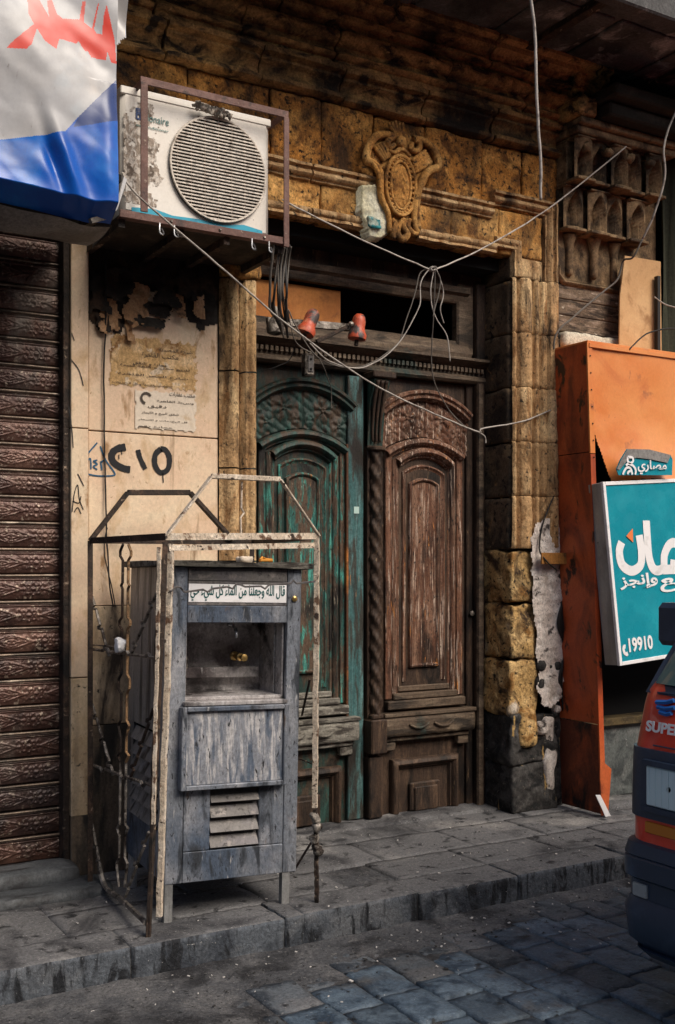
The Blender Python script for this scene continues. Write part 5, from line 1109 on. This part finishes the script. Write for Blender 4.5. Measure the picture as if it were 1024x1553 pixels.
# hammered zigzag ornament on the left side and across the front
XL = 1.60
def SL(u, v): return P(u, v, x=XL)
def hbar(pts, w, m, name='ornament_bar', knots=()):
    MB().tube(pts, [w*(1+.7*(i in knots)) for i in range(len(pts))], 5).build(name, m, cg, smooth=30)
def zig(u0, v0, u1, v1, n, amp, proj=SL):
    out = []; L = sqrt((u1-u0)**2+(v1-v0)**2); px_, py_ = -(v1-v0)/L, (u1-u0)/L
    for i in range(n+1):
        t = i/n; c = (u0+(u1-u0)*t, v0+(v1-v0)*t)
        out.append(proj(*c))
        if i < n:
            for dt, s in ((.42/n, 0), (.50/n, 1), (.56/n, 1), (.64/n, -.2)):
                cc = (u0+(u1-u0)*(t+dt), v0+(v1-v0)*(t+dt)); out.append(proj(cc[0]+px_*amp*s, cc[1]+py_*amp*s))
    return out
for off in (-4.2, 4.2):
    sg_ = 1 if off > 0 else -1; pts = []
    for (v, k) in ((826, 0), (836, 1), (843, 1), (850, 0), (884, 0), (888, .5), (893, 0), (936, 0), (942, 1), (948, 1), (954, 0), (990, 0), (1022, 0), (1030, 1), (1044, 1), (1052, 0), (1092, 0), (1100, 1), (1118, 0), (1140, 0), (1146, 1), (1156, 0), (1175, 0), (1188, 0), (1250, 0), (1256, 1), (1268, 0), (1300, 0), (1310, 1), (1345, 0)):
        pts.append(SL(191+off+sg_*k*4-(v-826)*.012, v))
    hbar(pts[:-8], .0065, mat('ochre_painted_iron', (.34, .2, .1), [((.08, .05, .03), 14, .5, .6)], bump=.5, rough=.7) if off > 0 else rustiron); hbar(pts[-9:], .0065, greyiron)
for (a_, m) in (((238, 900, 200, 990), greyiron), ((140, 905, 166, 995), greyiron), ((140, 1068, 172, 1175), greyiron), ((233, 1075, 198, 1180), rustiron), ((140, 1250, 152, 1315), greyiron), ((226, 1262, 190, 1360), greyiron)):
    hbar(zig(*a_, 3, 4), .0075, m)
hbar(zig(142, 985, 240, 998, 3, -4), .0075, greyiron); hbar(zig(140, 1160, 232, 1192, 3, 4), .0075, greyiron); hbar([SL(138, 982), SL(142, 978), SL(165, 980), SL(186, 982)], .003, greyiron)
FW = lambda u, v: P(u, v, y=-1.03+.05*(u-258)/220)
hbar([FW(*q) for q in ((258, 897), (262, 895), (267, 890), (274, 891), (280, 898), (296, 896), (308, 894), (315, 898), (322, 893), (345, 890), (353, 893), (358, 886), (366, 887), (372, 890), (396, 889), (402, 893), (408, 887), (430, 885), (441, 885), (445, 880), (450, 885), (478, 882))], .0048, steel_lo)
# lower bent flat bar on the pavement side
MB().tube(bez([SL(150, 1310), P(160, 1345, y=-.35), P(185, 1365, y=-.6), P(222, 1400, y=-.97)], 6), .012, 6).build('bent_bar', greyiron, cg, smooth=40)
MB().bar(P(478, 1268, y=-.95), P(445, 1322, y=-.85), .008).bar(P(470, 1030, y=-.95), P(458, 1085, y=-.8), .008).bar(P(478, 1160, y=-.94), P(452, 1150, y=-.85), .005).build('stay', rustiron, cg)
c = P(183, 980, x=XL-.02); vs, fs = rough(c.x-.018, c.x+.022, c.y-.02, c.y+.02, c.z-.03, c.z+.03, res=.008, rad=.01, amp=.018, fr=24)
me = bpy.data.meshes.new('crumpled_paper'); me.from_pydata(vs, [], fs); link('crumpled_paper', me, whitep, None, 40, label='crumpled white paper stuck in the side bars of the cage', category='paper')

# ================================================================== WIRES, INSULATORS
def cable(pts, r, m, label, name='cable', n=8, group=None, cat='cable'):
    q = bez(pts, n); q = [p+Vector((N(p.x, p.y, p.z, 13), N(p.z, p.x, p.y, 13), N(p.y, p.z, p.x, 13)))*.0035 for p in q]
    o = MB().tube(q, [r*(1+.18*N(k, 0, r, .6)) for k in range(len(q))], 6).build(name, m, None, smooth=180, label=label, category=cat)
    if group: o['group'] = group
    return o
cable([P(185, 262, y=-.60), P(215, 302, y=-.62), P(345, 413, y=-.5), P(442, 497, y=-.4), P(565, 582, y=-.25), P(660, 628, y=-.15), P(725, 655, y=-.08), P(732, 650, y=-.07), P(790, 640, y=-.07), P(835, 622, y=-.06)], .005, wire_w, 'long pale cable sagging from the air conditioner across the door to the orange casing')
cable([P(428, 303, y=-.45), P(545, 362, y=-.4), P(650, 408, y=-.3), P(662, 408, y=-.3), P(735, 375, y=-.25), P(838, 312, y=-.15), P(950, 222, y=-.3)], .0045, wire_w, 'pale cable pulled into a V under the lintel and up to the beam')
hang = [([P(650, 408, y=-.3), P(637, 415, y=-.29), P(628, 450, y=-.28), P(610, 505, y=-.25), P(600, 525, y=-.24), P(560, 552, y=-.22), P(520, 557, y=-.22), P(480, 540, y=-.25), P(452, 500, y=-.28), P(437, 470, y=-.3)], wire_g, 'loop of grey cable from the knot sagging left to the insulators'),
        ([P(652, 408, y=-.3), P(638, 430, y=-.29), P(636, 465, y=-.29), P(612, 510, y=-.26), P(585, 540, y=-.24), P(545, 558, y=-.23), P(500, 548, y=-.25), P(470, 520, y=-.27)], wire_w, 'second pale cable loop sagging left of the knot'),
        ([P(658, 410, y=-.3), P(653, 445, y=-.29), P(660, 480, y=-.28), P(678, 510, y=-.27), P(682, 548, y=-.26)], wire_w, 'short pale cable tail hanging right below the knot'),
        ([P(662, 408, y=-.3), P(672, 440, y=-.29), P(668, 470, y=-.29), P(673, 490, y=-.28)], wire_w, 'shortest pale cable end dangling from the knot'),
        ([P(660, 408, y=-.3), P(658, 470, y=-.26), P(655, 530, y=-.2), P(658, 575, y=-.15), P(680, 620, y=-.1), P(712, 652, y=-.08), P(730, 655, y=-.08)], wire_g, 'grey cable from the knot running down to the right end of the long cable'),
        ([P(660, 406, y=-.31), P(668, 425, y=-.31), P(664, 450, y=-.30), P(657, 480, y=-.30)], wire_g, 'thin grey cable twist just under the knot')]
for pts, m, lb in hang: cable(pts, .0036, m, lb)
c = P(656, 408, y=-.3); mb = MB()
for k in range(5): mb.tube([c+Vector((.02*cos(a*.8+k), .015*sin(a*.8+k*2), .012*sin(a*.9+k))) for a in range(9)], .0035, 5)
mb.build('cable_knot', wire_w, label='knot tying the hanging cables together below the lintel', category='knot')
mb = None
cable([P(725, 655, y=-.08), P(735, 662, y=-.07), P(737, 672, y=-.07)], .004, wire_w, 'frayed cable end right of the brown door leaf')
cable([P(801, -60, y=-1.0), P(806, 0, y=-1.0), P(812, 60, y=-.98), P(814, 150, y=-.96), P(820, 240, y=-.93), P(820, 303, y=-.9)], .008, wire_w, 'thick white cable hanging straight down from the balcony')
cable([P(1040, 140, y=-.5), P(1018, 185, y=-.5), P(1007, 225, y=-.5), P(1008, 270, y=-.48), P(992, 325, y=-.42), P(975, 362, y=-.35)], .007, wire_w, 'white cable curving down at the right edge above the cardboard')
cable([P(975, 362, y=-.35), P(960, 390, y=-.3), P(945, 396, y=-.2), P(935, 425, y=-.18), P(900, 455, y=-.15), P(865, 485, y=-.15), P(845, 505, y=-.14), P(840, 530, y=-.12)], .006, wire_g, 'grey cable crossing the weathered board down to the orange casing')
cable([P(955, 530, y=-.36), P(975, 510, y=-.3), P(1000, 500, y=-.3), P(1030, 498, y=-.3)], .005, wire_b, 'black cable arching over the top of the orange casing')
cable([P(992, 450, y=-.2), P(1010, 462, y=-.25), P(1030, 468, y=-.3)], .004, wire_w, 'short pale cable beside the thin black bar')
cable([P(160, 395, y=-.03), P(161, 480, y=-.02), P(158, 560, y=-.015), P(158, 640, y=-.015), P(159, 700, y=-.012), P(161, 780, y=-.02), P(165, 870, y=-.03), P(172, 920, y=-.04)], .0042, wire_b, 'black cable running down the beige marble wall')
cable([P(163, 800, y=-.03), P(158, 840, y=-.05), P(170, 890, y=-.06), P(175, 920, y=-.05)], .003, wire_b, 'thin black cable loop behind the cage side')
cable([P(843, 745, y=-.06), P(825, 790, y=-.07), P(818, 830, y=-.08), P(828, 850, y=-.12), P(845, 865, y=-.12)], .005, wire_b, 'black cable looping over the rusty metal plate')
gb = 'black cables bundled in the gap beside the orange casing'
for k in range(5):
    cable([P(848+k*1.5, 860+k*8, y=-.03), P(855-k, 900, y=-.05), P(846+k*2, 945, y=-.07), P(856, 985, y=-.05), P(848+k, 1030, y=-.06), P(856, 1060+k*10, y=-.02)], .006, wire_b, 'black cable of the bundle in the gap beside the orange casing', group=gb)
gb = 'cables hanging in the tangle under the air conditioner'
for k in range(11):
    u = 412+k*2.6; a = N(k, 0, 0, 1.7)
    cable([P(u+4, 368+k % 4*3, y=-.5+.01*k), P(u+6*a, 400, y=-.46+.01*k), P(u-3+8*N(k, 3, 0, 1.3), 440, y=-.4), P(u-2+10*N(k, 9, 0, 1.3), 470, y=-.34), P(425+k*1.3, 488+k % 5*6, y=-.25)], .0045 if k % 3 else .007, wire_b if k % 2 else wire_g, 'cable of the tangle hanging below the right corner of the air conditioner', group=gb)
cable([P(436, 470, y=-.3), P(450, 520, y=-.2), P(480, 540, y=-.1), P(492, 560, y=-.05), P(502, 590, y=0.1), P(502, 620, y=.15)], .003, wire_g, 'thin grey cable dangling in front of the teal leaf')
cable([P(450, 520, y=.05), P(440, 545, y=.08), P(420, 556, y=.1), P(408, 560, y=.12)], .003, wire_b, 'thin black cable looping left below the insulators')
br = empty('insulator_bracket', (0, 0, 0), label='grey iron crossbar bracket holding insulators in front of the transom', category='bracket')
YI = .02
MB().bar(P(405, 487, y=YI), P(533, 497, y=YI), .03, .04).build('crossbar', greyiron, br, bevel=.003)
MB().bar(P(480, 518, y=YI-.04), P(528, 495, y=YI-.04), .02, .022).build('arm', rustiron, br, bevel=.003)
mb = MB().lathe(P(418, 508, y=YI-.02), [(.02, 0), (.045, .01), (.05, .04), (.038, .07), (.018, .10), (.012, .15)], 14); mb.build('lamp_socket', greyiron, br, smooth=50)
MB().lathe(P(530, 492, y=YI-.06), [(.006, 0), (.014, .004), (.014, .02), (.006, .024)], 8, axis=(1, 0, .3)).build('bolt', greyiron, br)
def insulator(u0, v0, u1, v1, lb):
    a = P(u0, v0, y=YI-.06); b_ = P(u1, v1, y=YI-.06); L = (b_-a).length
    e = empty('insulator', a, label=lb, category='insulator', group='orange red insulators on the bracket')
    o = MB().lathe((0, 0, 0), [(.03, 0), (.050, .006), (.052, .03), (.045, .045), (.038, .06), (.037, .08), (.038, L-.04), (.034, L-.02), (.022, L-.005), (.006, L)], 16, axis=(b_-a)).build('cap', insul, e, smooth=50)
    MB().lathe((0, 0, 0), [(.012, -.03), (.012, .004)], 8, axis=(b_-a)).build('pin', rustiron, e)
insulator(462, 508, 478, 470, 'tilted orange red bell insulator, left one on the crossbar'); insulator(541, 516, 546, 476, 'upright orange red bell insulator, right one on the crossbar')
jb = P(467, 553, y=.12); e = empty('junction_box', jb, label='small grey metal junction box hanging over the teal door arch', category='junction box')
MB().box(-.028, .028, -.03, .03, -.065, .06).build('case', greyiron, e, bevel=.008); MB().box(-.018, .018, -.036, -.03, -.045, .045).build('cover', steel_lo, e, bevel=.003)
for z in (-.03, .025): MB().lathe((0, -.036, z), [(.007, 0), (.007, .003), (.003, .004)], 8, axis=(0, -1, 0)).build('socket_hole', dark, e)

# ================================================================== RED VAN at the right edge
van = empty('red_van', (2.92, -2.90, -.15), label='red minivan with dark bumper entering at the right edge of the street', category='van')
HWv, LEN = .70, 3.3
def fx(z):      # front outline against height
    tb = [(.18, .10), (.30, .05), (.66, .045), (.80, .05), (.98, .06), (1.19, .12), (1.40, .27), (1.78, .55), (1.86, .68), (1.90, .9)]
    return lin(tb, z)
def loop(z, r=.10, x0=None, x1=None, hw=None, n=6):
    x0 = fx(z) if x0 is None else x0; x1 = LEN if x1 is None else x1; hw = HWv if hw is None else hw; out = []
    for cx, cy, a0 in ((x0+r, -hw+r, pi), (x1-r, -hw+r, 1.5*pi), (x1-r, hw-r, 0), (x0+r, hw-r, .5*pi)):
        for k in range(n+1): a = a0+.5*pi*k/n; out.append((cx+r*cos(a), cy+r*sin(a), z))
    return out
def loft(loops, name, m, cap=True, par=van, sm=40):
    n = len(loops[0]); vs = [p for l in loops for p in l]; fs = [(j*n+i, j*n+(i+1) % n, (j+1)*n+(i+1) % n, (j+1)*n+i) for j in range(len(loops)-1) for i in range(n)]
    if cap: fs += [tuple(range(n))[::-1], tuple((len(loops)-1)*n+i for i in range(n))]
    return MB().add(vs, fs).build(name, m, par, smooth=sm)
def hwz(z): return lin([(.0, .66), (.5, .69), (1.15, .70), (1.35, .67), (1.8, .58), (1.9, .5)], z)
body = loft([loop(z, .10, hw=hwz(z)) for z in (.28, .45, .66, .80, .90, .98, 1.08, 1.14, 1.19)]+[loop(z, .12, hw=hwz(z)) for z in (1.30, 1.40, 1.55, 1.70, 1.82)]+[loop(1.88, .2, hw=.5)], 'body', vanred)
loft([loop(z, .11, x0=fx(z)-.012, x1=.34, hw=hwz(z)+.010) for z in (.737, .75, .80, .88, .97, .985)], 'grille_band', vanblk)
loft([loop(z, .09, x0=.018+dx, x1=.5, hw=.712-dy) for z, dx, dy in ((.25, .05, .05), (.29, .01, .01), (.40, 0, 0), (.44, .02, .01))], 'bumper', vanblk)
loft([loop(z, .09, x0=.018+dx, x1=.5, hw=.712-dy) for z, dx, dy in ((.43, .022, .012), (.51, .022, .012))], 'bumper_slot', vanblk)
loft([loop(z, .09, x0=.018+dx, x1=.5, hw=.712-dy) for z, dx, dy in ((.505, .02, .01), (.52, 0, 0), (.585, 0, 0), (.592, .006, .004), (.598, 0, 0), (.64, .012, .008), (.665, .06, .04))], 'bumper', vanblk)
loft([loop(z, .09, x0=.03+dx, x1=.5, hw=.66) for z, dx in ((.19, .12), (.22, .05), (.26, .0))], 'air_dam', vanblk)
for s in (-1, 1):
    yc = s*.46
    hl = MB().box(fx(.86)-.016, fx(.86)+.02, yc-.155, yc+.105, .79, .925).build('headlight', refl, van, bevel=.010)
    MB().box(fx(.86)-.024, fx(.86)-.0165, yc-.155, yc+.107, .787, .928).build('lens', lampg, hl, bevel=.006)
    MB().lathe((fx(.86)-.018, yc, .86), [(.05, 0), (.03, .002), (.01, .006)], 14, axis=(-1, 0, 0)).build('bulb', chrome, hl)
    for k in range(9): MB().box(fx(.86)-.0265, fx(.86)-.024, yc-.15+k*.030, yc-.147+k*.030, .79, .925).build('lens_rib', lampg, hl)
    for q in ((.765, .784), (.931, .95)): MB().box(fx(.86)-.030, fx(.86)-.01, yc-.17, yc+.12, q[0], q[1]).build('headlight_bezel', vanblk, hl)
    m_ = MB().box(.40, .50, s*.80-.07, s*.80+.07, 1.33, 1.50).build('mirror', vanblk, van, bevel=.02); MB().bar((.5, s*.64, 1.36), (.45, s*.76, 1.38), .02).build('mirror_arm', vanblk, m_)
for s in (-1, 1): MB().box(.030, .05, s*.60-.035, s*.60+.035, .445, .495).build('pale_slot_piece', alum, van, bevel=.004)  # pale pieces added to lighten the ends of the bumper slot
# windscreen and its rubber
def wpt(t, y, off=0):
    z = 1.19+t*(1.80-1.19); return (fx(z)-off+.13*max(0, abs(y)/hwz(z)-.78)**1.4*2, y*1.0, z+.0)
def strip(y0f, t0, t1, off, name, m, nu=16, nv=6):
    vs = [wpt(t0+(t1-t0)*j/nv, (-1+2*i/nu)*(hwz(1.19+(t0+(t1-t0)*j/nv)*.61)*y0f), off) for j in range(nv+1) for i in range(nu+1)]
    MB().add(vs, [(j*(nu+1)+i, j*(nu+1)+i+1, (j+1)*(nu+1)+i+1, (j+1)*(nu+1)+i) for j in range(nv) for i in range(nu)]).build(name, m, van, smooth=40, fix=False)
strip(.955, -.02, 1.02, .008, 'windscreen_seal', vanblk); strip(.90, .04, .97, .014, 'windscreen', wind)
for s in (-1, 1): MB().box(.62, 1.35, s*(.655)-.02, s*(.655)+.02, 1.25, 1.68).box(1.45, 2.9, s*.655-.02, s*.655+.02, 1.25, 1.68).build('side_window', wind, van, bevel=.01)
for x in (.62, 2.65):
    for s in (-1, 1):
        wl = MB().lathe((x, s*.70, .27), [(.15, -.16), (.26, -.15), (.27, -.12), (.27, -.03), (.25, 0), (.17, .0)], 24, axis=(0, s, 0)).build('wheel', rubber, van, smooth=40)
        MB().lathe((x, s*.70, .27), [(.17, -.02), (.165, .004), (.06, -.03), (.05, .0), (.01, .002)], 20, axis=(0, s, 0)).build('rim', alum, wl, smooth=40)
MB().tube([(fx(1.0)+.0-.006, y*.001, 1.0) for y in (-560, -300, 0, 300, 560)], .003, 5).tube([(fx(1.185)-.006, y*.001, 1.185) for y in (-590, -300, 0, 300, 590)], .003, 5).build('panel_gap', vanblk, van)
MB().tube(bez([(fx(1.2)-.02, .42, 1.19), (fx(1.3)-.03, .20, 1.25), (fx(1.38)-.025, -.05, 1.36)], 4), .006, 5).build('wiper', vanblk, van)
MB().box(fx(.7)-.01, fx(.7)+.01, .40, .58, .685, .725).build('indicator', mat('amber_lens', (.6, .2, .03), bump=0, rough=.2), van, bevel=.003)
# marks on the nose: blue emblem and white word on the kerb side
xe = fx(1.04)-.004; nzv = (Vector((fx(1.10)-fx(.98), 0, .12))).normalized()
def VN(y, z, off=.004): return Vector((fx(z)-off, y, z))
text('SUPER', .06, whitep, van, VN(.605, 1.045, .010), (0, -1, 0), (.15, 0, 1), width=.17, height=.040, bold=.0022, th=.001)

e = MB()
for pts in ([(.58, 1.15), (.53, 1.155), (.50, 1.165)], [(.57, 1.135), (.53, 1.132), (.49, 1.14)], [(.555, 1.118), (.52, 1.114), (.50, 1.12)]):
    q = [VN(y, z, .012) for y, z in pts]; e.tube(q, .009, 5)
e.build('emblem', mat('blue_emblem', (.02, .12, .4), bump=0, rough=.3), van)

# ================================================================== the other side of the narrow street (behind the camera)
ob = empty('opposite_building', (0, 0, 0), label='plain dusty brown building on the other side of the narrow street', category='building')
MB().box(-20, 26, -17, -11.0, -.16, 6.5).build('wall', mat('dusty_brown_render', (.22, .16, .11), [((.14, .1, .07), 2, .5, .64)], bump=.3), ob)
for k in range(9): MB().box(-17+k*4.6, -15.4+k*4.6, -11.02, -10.96, 3.6, 5.2).build('window', mat('brown_window_shutter', (.06, .04, .03), bump=.1), ob, bevel=.01)
